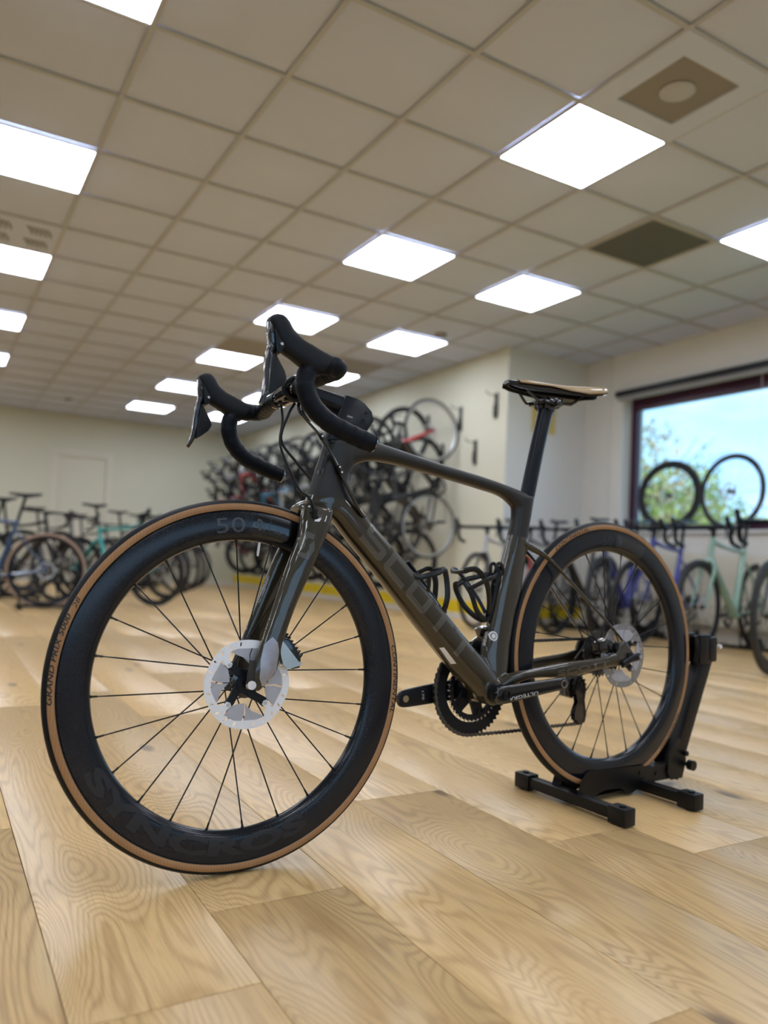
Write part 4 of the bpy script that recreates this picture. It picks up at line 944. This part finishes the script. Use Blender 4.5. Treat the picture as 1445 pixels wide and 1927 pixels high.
fd.prism([(.415, .068), (.405, .074), (.396, .066), (.400, .058)], -.012, .004)
part(fd, 'front_derailleur', M['black_gloss'], bevel=.002)
def arc(c, r, a0, a1, n=40): return [Vector((c[0]+math.cos(math.radians(a0+(a1-a0)*i/n))*r, 0, c[1]+math.sin(math.radians(a0+(a1-a0)*i/n))*r)) for i in range(n+1)]
cpath = arc((BBx, BBz), .1055, 82, -92, 60)+[Vector((.30, 0, -.1795)), Vector((.18, 0, -.179))]+arc((J2.x, J2.z), .0215, -85, -200, 12)[0:]+arc((J1.x, J1.z), .019, -30, 70, 10)+arc((0, 0), .036, -60, -180, 10)+arc((0, 0), .036, 180, 96, 10)
# walk the path and lay links
def walk(path, step, closed=True):
    pts = path+[path[0]] if closed else path; out = []; acc = 0; nxt = 0
    for a, b in zip(pts[:-1], pts[1:]):
        l = (b-a).length
        while nxt <= acc+l and l > 1e-9: out.append(a.lerp(b, (nxt-acc)/l)); nxt += step
        acc += l
    return out
Q = walk(cpath, .0127/1.0); ch = MB(); nl = len(Q)
for i in range(nl-1):
    a, b = Q[i], Q[i+1]; d = (b-a); l = d.length
    if l < 1e-5: continue
    d.normalize(); nrm = Vector((-d.z, 0, d.x)); off_ = .0030 if i % 2 else .0019
    def q(t, h): v = a.lerp(b, t)+nrm*h; return (v.x, v.z)
    poly = [q(-.30, .0), q(-.2, .0034), q(.0, .0043), q(.28, .0033), q(.5, .0022), q(.72, .0033), q(1.0, .0043), q(1.2, .0034), q(1.3, 0), q(1.2, -.0034), q(1.0, -.0043), q(.72, -.0033), q(.5, -.0022), q(.28, -.0033), q(0, -.0043), q(-.2, -.0034)]
    for s in (1, -1): ch.prism(poly, -.0470+s*off_-.0005, -.0470+s*off_+.0005)
    ch.cyl((a.x, -.0508, a.z), (a.x, -.0432, a.z), .0018, 8)
part(ch, 'chain', M['chain'], smooth=False)
# ---- bottle cages
def ribbon(mb, pts, r=.0052, flat=.45): mb.tube(pts, r*1.22, 10, sub=5, flat=flat)
c1 = MB()
c1.tube([(.632, 0, .214), (.605, 0, .182), (.562, 0, .134), (.528, 0, .098)], [.004, .006, .006, .004], 10, sub=3, flat=1.6)
for s in (1, -1):
    ribbon(c1, [(.652, s*.006, .197), (.638, s*.014, .189), (.621, s*.026, .181), (.600, s*.034, .1855), (.575, s*.036, .192), (.556, s*.030, .201), (.5464, s*.022, .199)], .0050)
    ribbon(c1, [(.5475, s*.022, .199), (.540, s*.020, .174), (.539, s*.022, .144), (.543, s*.022, .124), (.545, s*.016, .108), (.536, s*.006, .104)], .0062)
    ribbon(c1, [(.600, s*.034, .184), (.596, s*.030, .168), (.589, s*.018, .150), (.578, s*.005, .146)], .0042)
    ribbon(c1, [(.556, s*.018, .1185), (.572, s*.012, .126), (.582, s*.004, .146)], .0036)
c1.tube([(.5464, -.022, .199), (.543, 0, .2005), (.5464, .022, .199)], .0042, 8, sub=4)
part(c1, 'bottle_cage', M['cage'])
c2 = MB()
for s in (1, -1): c2.tube([(.374, s*.005, .212), (.380, s*.006, .185), (.389, s*.006, .142), (.399, s*.006, .105), (.404, s*.005, .083)], [.003, .0045, .0045, .0045, .003], 8, sub=3, flat=.8)
for s in (1, -1):
    ribbon(c2, [(.4926, s*.022, .1966), (.4833, s*.030, .2012), (.4692, s*.036, .2009), (.4467, s*.036, .1834), (.4303, s*.030, .162), (.4150, s*.018, .133), (.4050, s*.006, .104)], .0052)
    ribbon(c2, [(.378, s*.008, .190), (.392, s*.018, .192), (.4144, s*.032, .1854), (.437, s*.036, .180), (.4623, s*.034, .1686), (.481, s*.026, .1582)], .0050)
    ribbon(c2, [(.487, s*.016, .172), (.4813, s*.022, .160), (.474, s*.024, .148), (.464, s*.022, .130), (.451, s*.016, .112), (.432, s*.010, .096), (.414, s*.004, .088)], .0058)
    ribbon(c2, [(.386, s*.006, .182), (.3880, s*.010, .202), (.3850, s*.010, .2155), (.3746, s*.010, .2175), (.3670, s*.010, .203), (.368, s*.008, .192)], .0034, .8)
c2.tube([(.492, -.022, .1966), (.495, 0, .195), (.492, .022, .1966)], .0046, 8, sub=4)
part(c2, 'bottle_cage', M['cage'])
bt = MB()
for p in ((.376, .168), (.388, .116)): bt.cyl((p[0]-.006, 0, p[1]-.002), (p[0]+.007, 0, p[1]+.002), .0035, 10)
part(bt, 'cage_bolts', M['steel'])
# ------------------------------------------------------------------ floor stand holding the rear wheel
SM = bike_matrix(BYAW, 0, Vector((RH.x, RH.y, 0)))
stand = empty('bike_stand'); stand.matrix_world = SM
tag(stand, 'black steel floor stand gripping the rear wheel of the bronze bicycle', 'bike stand')
def foot(x, y0, y1, nm):
    a = MB(); a.box(x-.014, x+.014, y0+.03, y1-.03, .010, .036); f = a.build('foot_bar', M['stand'], stand, bevel=.002)
    for ye, s in ((y0, 1), (y1, -1)):
        b = MB(); b.box(x-.0185, x+.0185, min(ye, ye+s*.050), max(ye, ye+s*.050), .003, .042); b.build('end_cap', M['stand'], f, bevel=.003)
        b = MB(); b.cyl((x, ye+s*.022, .0415), (x, ye+s*.022, .0455), .0085, 20); b.cyl((x, ye+s*.022, .0), (x, ye+s*.022, .004), .0125, 20); b.build('foot_screw', M['stand'], f)
foot(.134, -.158, .196, 'f'); foot(-.122, -.158, .196, 'r')
for s in (1, -1):
    a = MB(); yy = s*.030
    pl = [(.128, .022), (.100, .074), (.085, .080), (.02, .078), (-.06, .075), (-.120, .073), (-.135, .068), (-.150, .070), (-.160, .064), (-.185, .066), (-.20, .03), (-.155, .022), (-.120, .022), (-.080, .006), (-.060, .006), (-.050, .018), (-.03, .025), (.0, .029), (.025, .027), (.05, .021), (.075, .012), (.100, .010)]
    a.prism(pl, yy-.0012, yy+.0012)
    # flared entry lip
    a.add([(.100, yy, .074), (.128, yy, .022), (.140, yy+s*.012, .028), (.122, yy+s*.014, .070), (.099, yy+s*.0012, .074), (.127, yy+s*.0012, .021)], [(0, 1, 2, 3), (3, 2, 5, 4)])
    a.build('side_plate', M['stand'], stand, smooth=False)
a = MB(); a.prism([(.14, .014), (.11, .016), (-.10, .0175), (-.10, .0155), (.11, .014), (.14, .012)], -.029, .029); a.box(-.30, -.10, -.018, .018, .020, .060); a.build('wheel_trough', M['stand'], stand, smooth=False)
a = MB(); a.cyl((-.11, -.034, .055), (-.11, .034, .055), .005, 12); a.cyl((-.175, -.034, .045), (-.175, .034, .045), .005, 12); a.build('cross_bolts', M['stand'], stand)
p0, p1 = Vector((-.268, 0, .020)), Vector((-.436, 0, .392)); d = (p1-p0).normalized(); nn = Vector((d.z, 0, -d.x))
a = MB(); hw, hl = .0215, .0200
sec = lambda p: [p+nn*hw+Vector((0, hl, 0)), p-nn*hw+Vector((0, hl, 0)), p-nn*hw-Vector((0, hl, 0)), p+nn*hw-Vector((0, hl, 0))]
a.rings([sec(p0), sec(p1)]); up = a.build('upright', M['stand'], stand, bevel=.003)
a = MB(); a.prism([(-.24, .085), (-.235, .04), (-.25, .018), (-.30, .018), (-.315, .06), (-.31, .10), (-.28, .13)], .0205, .0235); a.prism([(-.24, .085), (-.235, .04), (-.25, .018), (-.30, .018), (-.315, .06), (-.31, .10), (-.28, .13)], -.0235, -.0205); a.build('hinge_plate', M['stand'], stand, smooth=False)
a = MB(); a.cyl((-.312, .020, .055), (-.312, .046, .055), .0045, 12); a.cyl((-.312, .034, .055), (-.312, .050, .055), .0135, 26); a.build('lock_knob', M['stand'], stand)
a = MB(); a.cyl((-.305, .02, .085), (-.305, .034, .085), .007, 16); a.build('hinge_bolt', M['stand'], stand)
a = MB(); a.box(-.405, -.352, -.034, -.018, .325, .408); a.box(-.405, -.352, .018, .034, .325, .408); a.box(-.432, -.385, -.034, .034, .330, .400); a.build('tyre_clamp', M['stand'], stand, bevel=.006)
a = MB(); a.tube([(-.352, .020, .40), (-.350, .0255, .37), (-.352, .020, .33)], .006, 8, sub=3); a.tube([(-.352, -.020, .40), (-.350, -.0255, .37), (-.352, -.020, .33)], .006, 8, sub=3); a.build('clamp_pad', M['stand'], stand)
a = MB(); a.cyl((-.452, .022, .372), (-.452, .032, .372), .006, 16); a.build('adjust_pin', M['white'], stand)
# ------------------------------------------------------------------ background bicycles
def frame_mat(name, c, rough=.3, metal=.1): return mat(name, c, rough, metal, .7, .08)
FM = {k: frame_mat(k+' bicycle paint', c) for k, c in dict(black=(.012, .012, .014), grey=(.13, .13, .14), red=(.42, .02, .018), blue=(.012, .055, .15), teal=(.02, .36, .36), mint=(.25, .41, .335), royal=(.008, .022, .27), white=(.55, .56, .58), lblue=(.03, .24, .42)).items()}
M['bgtyre'] = mat('background tyre', (.013, .013, .015), .6); M['tantyre'] = mat('pale tan tyre', (.36, .25, .19), .6); M['silver'] = mat('silver alloy', (.55, .56, .58), .3, .9)
def bg_wheel(name, parent, R, deep, tyremat, rimmat, loc):
    w_ = MB(); ro = R-.030
    w_.lathe([(ro+.006, .010), (ro-deep*.5, .012), (ro-deep, .004), (ro-deep, -.004), (ro-deep*.5, -.012), (ro+.006, -.010)], 48); wo = w_.build(name, rimmat, parent, loc=loc, autosm=60)
    t = MB(); tw = (R-ro)/2; t.lathe([(R-tw+math.sin(a)*tw, math.cos(a)*tw) for a in [2*PI*k/10 for k in range(10)]], 48); t.build('tyre', tyremat, wo, autosm=90)
    s = MB()
    for k in range(20):
        a = 2*PI*k/20; y = .025*(1 if k % 2 else -1); tw_ = (.9 if (k//2) % 2 else -.9); p = Vector((math.cos(a+tw_)*.022, y, math.sin(a+tw_)*.022)); q = Vector((math.cos(a)*(ro-deep), 0, math.sin(a)*(ro-deep))); s.tube([p, q], .0012, 3)
    so = s.build('spokes', M['spoke'] if rimmat != M['silver'] else M['silver'], wo, smooth=False); so['kind'] = 'stuff'
    h = MB(); h.lathe([(0, .05), (.009, .05), (.012, .03), (.024, .028), (.024, .022), (.012, .015), (.012, -.015), (.024, -.022), (.024, -.028), (.012, -.03), (.009, -.05), (0, -.05)], 16, closed=False); h.build('hub', M['black_gloss'], wo)
    r_ = MB(); r_.lathe([(.064, .036), (.078, .036), (.078, .034), (.064, .034)], 28)
    for k in range(5): a = 2*PI*k/5; r_.tube([(math.cos(a)*.02, .035, math.sin(a)*.02), (math.cos(a+.5)*.066, .035, math.sin(a+.5)*.066)], .0035, 4)
    r_.build('disc_rotor', M['silver'], wo, smooth=False)
    return wo
def bg_bike(kind, fm, tyremat, rimmat, deep=.03, R=.342, saddle=True, tape='tape'):
    root = empty('bicycle'); O = Vector((0, 0, 0))
    HX = 1.0; bb = (.41, -.07)
    fr = MB(); T = lambda pts, r, f=1.3, **k: fr.tube(pts, r, 10, flat=f, **k)
    hz = .53 if kind == 'road' else .50
    T([(.862-.03, 0, .34), (.80, 0, hz-.02)], .021, 1); T([(.84, 0, .355), (bb[0], 0, bb[1])], [.026, .030], 1.1); T([(.795, 0, hz-.05), (.60, 0, hz-.085), (.27, 0, hz-.11)], [.021, .017, .017], 1.1, sub=3)
    T([(bb[0], 0, bb[1]), (.255, 0, hz-.08)], [.021, .016]); fr.cyl((bb[0], -.036, bb[1]), (bb[0], .036, bb[1]), .022, 16)
    for s in (1, -1):
        fr.tube([(.29, s*.012, hz-.18), (.22, s*.03, hz-.25), (0, s*.062, 0)], [.010, .009, .008], 8, sub=3); fr.tube([(bb[0], s*.03, bb[1]), (.30, s*.045, -.05), (0, s*.062, 0)], [.013, .011, .009], 8, sub=3)
    fr.build('frame', fm, root)
    fk = MB()
    for s in (1, -1): fk.tube([(.85, s*.022, .335), (.868, s*.048, .27), (.95, s*.052, .1), (HX, s*.055, 0)], [.014, .016, .013, .009], 10, sub=4, flat=.8)
    fk.cyl((.85, -.03, .335), (.85, .03, .335), .02, 12); fk.build('fork', fm, root)
    bg_wheel('rear_wheel', root, R, deep, tyremat, rimmat, (0, 0, 0)); bg_wheel('front_wheel', root, R, deep, tyremat, rimmat, (HX, 0, 0))
    st = MB(); st.tube([(.803, 0, hz-.03), (.786, 0, hz+.03), (.80, 0, hz+.035), (.895, 0, hz+.045)], [.017, .018, .017, .016], 12); st.build('stem', M['black_satin'], root)
    hb = MB(); zz = hz+.045
    if kind == 'road':
        for s in (1, -1):
            hb.tube([(.895, 0, zz), (.895, s*.12, zz), (.90, s*.18, zz), (.93, s*.20, zz), (.965, s*.205, zz-.015), (.975, s*.205, zz-.06), (.945, s*.207, zz-.11), (.87, s*.21, zz-.13), (.83, s*.21, zz-.135)], .0155, 10, sub=3)
        hbo = hb.build('handlebar', M['tape'], root)
        for s in (1, -1):
            hd_ = MB(); hd_.tube([(.93, s*.20, zz+.003), (.97, s*.202, zz+.008), (1.0, s*.202, zz+.02), (1.025, s*.202, zz+.055), (1.04, s*.202, zz+.06)], [.016, .017, .016, .018, .012], 10, sub=3); hd_.build('brake_hood', M['hood'], hbo)
            lv = MB(); lv.tube([(1.035, s*.20, zz+.05), (1.035, s*.20, zz), (1.045, s*.205, zz-.05), (1.06, s*.21, zz-.09)], [.008, .008, .007, .005], 8, sub=3); lv.build('brake_lever', M['black_gloss'], hbo)
    else:
        hb.tube([(.86, -.34, zz+.01), (.89, -.12, zz), (.895, 0, zz), (.89, .12, zz), (.86, .34, zz+.01)], .013, 10, sub=3); hbo = hb.build('handlebar', M['black_satin'], root)
        for s in (1, -1): g = MB(); g.tube([(.871, s*.24, zz+.007), (.858, s*.355, zz+.0105)], .017, 12); g.build('grip', M['hood'], hbo)
    if saddle:
        sp = MB(); sp.tube([(.262, 0, hz-.10), (.205, 0, .66)], .0145, 12); sp.build('seatpost', M['black_satin'], root)
        sd = MB(); secs = [(.345, .012, .690, .01), (.32, .020, .692, .02), (.25, .028, .690, .025), (.18, .05, .690, .028), (.11, .07, .697, .03), (.07, .066, .700, .015)]
        sd.rings([saddle_sec(*q) for q in secs]); sdo = sd.build('saddle', M['black_plastic'], root)
        rl = MB()
        for s in (1, -1): rl.tube([(.30, s*.015, .672), (.25, s*.022, .655), (.17, s*.022, .655), (.12, s*.03, .675)], .0035, 6, sub=2)
        rl.build('rails', M['black_gloss'], sdo)
    cr_ = MB()
    for s, d_ in ((1, -1), (-1, 1)):
        cr_.tube([(bb[0], s*.06, bb[1]), (bb[0]+d_*.17, s*.068, bb[1]-.02*d_)], [.014, .010], 10, flat=.6)
    cr_.lathe([(.075, -.046), (.100, -.046), (.100, -.049), (.075, -.049)], 40); n0 = len(cr_.v)-160
    for i in range(n0, len(cr_.v)): x, y, z = cr_.v[i]; cr_.v[i] = (x+bb[0], y, z+bb[1])
    for k in range(5): a = 2*PI*k/5; cr_.tube([(bb[0], -.05, bb[1]), (bb[0]+math.cos(a)*.078, -.048, bb[1]+math.sin(a)*.078)], .008, 5)
    cro = cr_.build('crankset', M['black_satin'], root)
    cs = MB(); cs.lathe([(.02, -.02), (.05, -.022), (.035, -.045), (.02, -.055)], 24); cs.build('cassette', M['chain'], root)
    dr = MB(); dr.tube([(.015, -.06, -.025), (.05, -.065, -.08), (.05, -.05, -.17)], [.012, .016, .012], 8, sub=2); dr.build('rear_derailleur', M['black_plastic'], root)
    cn = MB(); cn.tube([(bb[0], -.047, bb[1]+.10), (.2, -.045, .045), (0, -.042, .04)], .004, 5); cn.tube([(bb[0], -.047, bb[1]-.10), (.2, -.047, -.172), (.05, -.047, -.18)], .004, 5); cn.build('chain', M['chain'], root)
    return root
PR = {}
def proto(key):
    if key in PR: return copytree(PR[key])
    k = {'road': ('road', 'bgtyre', 'black_satin', .03), 'deep': ('road', 'bgtyre', 'black_satin', .055), 'silver': ('road', 'bgtyre', 'silver', .018), 'tan': ('road', 'tantyre', 'black_satin', .03), 'mtb': ('mtb', 'bgtyre', 'black_satin', .02)}[key]
    PR[key] = bg_bike(k[0], FM['black'], M[k[1]], M[k[2]], k[3], .342 if key != 'mtb' else .365); return copytree(PR[key])
def paint(root, fc, kc=None):
    for ch in root.children:
        nm = ch.name.split('.')[0]
        if nm in ('frame', 'fork'):
            ch.material_slots[0].link = 'OBJECT'; ch.material_slots[0].material = FM[fc if nm == 'frame' else (kc or fc)]
def turn_bar(root, deg):
    if not deg: return
    A = Matrix.Translation((.803, 0, .5)) @ Matrix.Rotation(math.radians(deg), 4, 'Z') @ Matrix.Translation((-.803, 0, -.5))
    for ch in root.children:
        if ch.name.split('.')[0] in ('fork', 'front_wheel', 'stem', 'handlebar'): ch.matrix_basis = A @ ch.matrix_basis
racks = []
def stand_bike(key, fx, fy, th, fc, label, grp, kc=None, steer=0, R=None, lean=0):
    """fx, fy: where the front wheel touches the floor; th: heading in degrees"""
    r = proto(key); R = R or (.365 if key == 'mtb' else .342); a = math.radians(th)
    r.matrix_world = bike_matrix(a, math.radians(lean), Vector((fx-math.cos(a), fy-math.sin(a), R+.001)))
    paint(r, fc, kc); turn_bar(r, steer); tag(r, label, 'bicycle', grp)
    racks.append((fx-math.cos(a), fy-math.sin(a), th, label)); return r
gl = 'bicycles parked at the far left'
stand_bike('tan', .932+math.cos(math.radians(175)), 7.656+math.sin(math.radians(175)), 175, 'blue', 'dark blue bicycle with pale tan tyres at the left picture edge', gl)
stand_bike('mtb', -.15, 9.1, 178, 'black', 'black bicycle right behind the blue one with tan tyres, cut by the left edge', gl)
stand_bike('road', 2.016, 8.046, -50, 'teal', 'turquoise road bicycle with black wheels standing left of the big front wheel', gl)
stand_bike('mtb', 1.15, 8.55, -52, 'black', 'black bicycle between the tan tyre bicycle and the turquoise one', gl)
stand_bike('road', 2.45, 9.25, -55, 'black', 'black road bicycle just behind the turquoise one', gl)
stand_bike('road', 1.55, 9.7, -57, 'grey', 'dark grey bicycle whose saddle shows left of the turquoise frame', gl)
stand_bike('mtb', 2.9, 10.35, -58, 'black', 'second black bicycle behind the turquoise one', gl)
stand_bike('road', 3.30, 11.3, -60, 'grey', 'grey road bicycle deep in the left row, seen through the front wheel', gl)
stand_bike('road', 3.7, 12.3, -60, 'black', 'last black bicycle of the left row, closest to the far wall', gl)
stand_bike('mtb', 2.3, 11.6, -62, 'black', 'black bicycle in front of the closed door', gl)
gr_ = 'bicycles parked under the window'
stand_bike('road', 4.80, 3.69, 192, 'mint', 'mint green road bicycle under the window, behind the stand upright', gr_)
stand_bike('deep', 4.35, 2.86, 190, 'mint', 'mint framed road bicycle with big black front wheel at the right picture edge', gr_, kc='black', steer=6)
stand_bike('road', 4.80, 4.22, 196, 'royal', 'royal blue road bicycle under the left end of the window', gr_, steer=-8)
stand_bike('deep', 4.72, 4.62, 198, 'royal', 'second blue bicycle, seen inside the rear wheel of the bronze one', gr_, kc='black', steer=10)
stand_bike('mtb', 4.62, 4.98, 200, 'black', 'black bicycle between the blue bicycles and the grey one', gr_)
stand_bike('road', 4.50, 5.32, 204, 'grey', 'grey bicycle with pale tubes seen over the rear tyre of the bronze one', gr_, kc='red')
stand_bike('silver', 4.26, 5.62, 208, 'white', 'white bicycle nearest the short wall, left of the grey one', gr_, kc='black')
# hung bicycles: front wheel up, both wheels against the wall
gh = 'bicycles hung on the wall'
cols = [('silver', 'black', 'red', 'first hung bicycle from the corner, red fork and silver rims, high'), ('road', 'black', None, 'second hung bicycle from the corner, all black, low'), ('road', 'black', None, 'third hung bicycle from the corner, black, high'), ('deep', 'grey', None, 'fourth hung bicycle from the corner, grey, low')]
words = ['fifth', 'sixth', 'seventh', 'eighth', 'ninth', 'tenth', 'eleventh', 'twelfth', 'thirteenth', 'fourteenth', 'fifteenth', 'sixteenth', 'seventeenth', 'eighteenth', 'nineteenth']
seq = ['black', 'grey', 'black', 'black', 'black', 'white', 'black', 'lblue', 'black', 'black', 'red', 'black', 'grey', 'red', 'black']
for i, wd_ in enumerate(words): cols.append((['road', 'deep', 'silver', 'road'][i % 4], seq[i], None, wd_+' hung bicycle from the corner, '+{'lblue': 'light blue'}.get(seq[i], seq[i])+', '+('high' if i % 2 == 0 else 'low')))
rn = random.Random(2)
for i, (key, fc, kc, lb) in enumerate(cols):
    y = 6.73+.315*i; hi = i % 2 == 0; zr = .95 if hi else .59; R = .342
    r = proto(key); xr = XW-.022-R
    r.matrix_world = Matrix(((0, 0, -1, xr), (0, 1, 0, y), (1, 0, 0, zr), (0, 0, 0, 1)))
    paint(r, fc, kc); turn_bar(r, rn.choice((-14, -8, 6, 12, 18)) if i else 4)
    tag(r, lb, 'bicycle', gh)
    hook(y, zr+1.0+R-.105, 'wall hook carrying the '+' '.join(lb.split()[:5]), 'wall hooks in use')
# two wheels standing on the window sill
M['thin_rim'] = mat('dark thin rim', (.03, .03, .032), .3, .6)
for y, deep, rm, lb, yw, ln in ((4.93, .045, 'black_satin', 'deep black rimmed bicycle wheel standing on the window sill, left one', 97, 4), (4.27, .018, 'thin_rim', 'thin rimmed bicycle wheel with silver spokes standing on the window sill, right one', 86, 3)):
    t = empty('spare_wheel', (XB+.050, y, WZ0)); wo = bg_wheel('rim', t, .335, deep, M['bgtyre'], M[rm], (0, 0, .337)); tag(t, lb, 'wheel')
    t.rotation_euler = (math.radians(ln), 0, math.radians(yw))
    if 'silver' in lb:
        for c in wo.children:
            if c.name.startswith('spokes'): c.material_slots[0].link = 'OBJECT'; c.material_slots[0].material = M['silver']
# low black display racks that hold the rear wheels of the parked bicycles
def rack():
    t = empty('display_rack'); a = MB(); a.box(-.20, .24, -.03, .03, .012, .035); a.build('base_rail', M['stand'], t, smooth=False)
    for x in (-.18, .20): a = MB(); a.box(x-.02, x+.02, -.20, .20, 0, .028); a.build('foot_bar', M['stand'], t, smooth=False)
    for s in (1, -1): a = MB(); a.tube([(.20, s*.032, .03), (.20, s*.034, .16), (.0, s*.036, .22), (-.20, s*.036, .40), (-.27, s*.034, .36), (-.20, s*.032, .03)], .009, 8, sub=3); a.build('wheel_guide', M['stand'], t)
    return t
RK = None
for bx, by, th, lb in racks:
    lb = ' '.join(lb.replace('standing ', '').split()[:9]).rstrip(',')
    if RK is None: RK = rack(); t = RK
    else: t = copytree(RK)
    t.location = (bx, by, 0); t.rotation_euler = (0, 0, math.radians(th)); tag(t, 'black rack under the '+lb, 'bike rack', 'display racks')
def drop(o):
    for c in list(o.children): drop(c)
    bpy.data.objects.remove(o)
for r in PR.values(): drop(r)
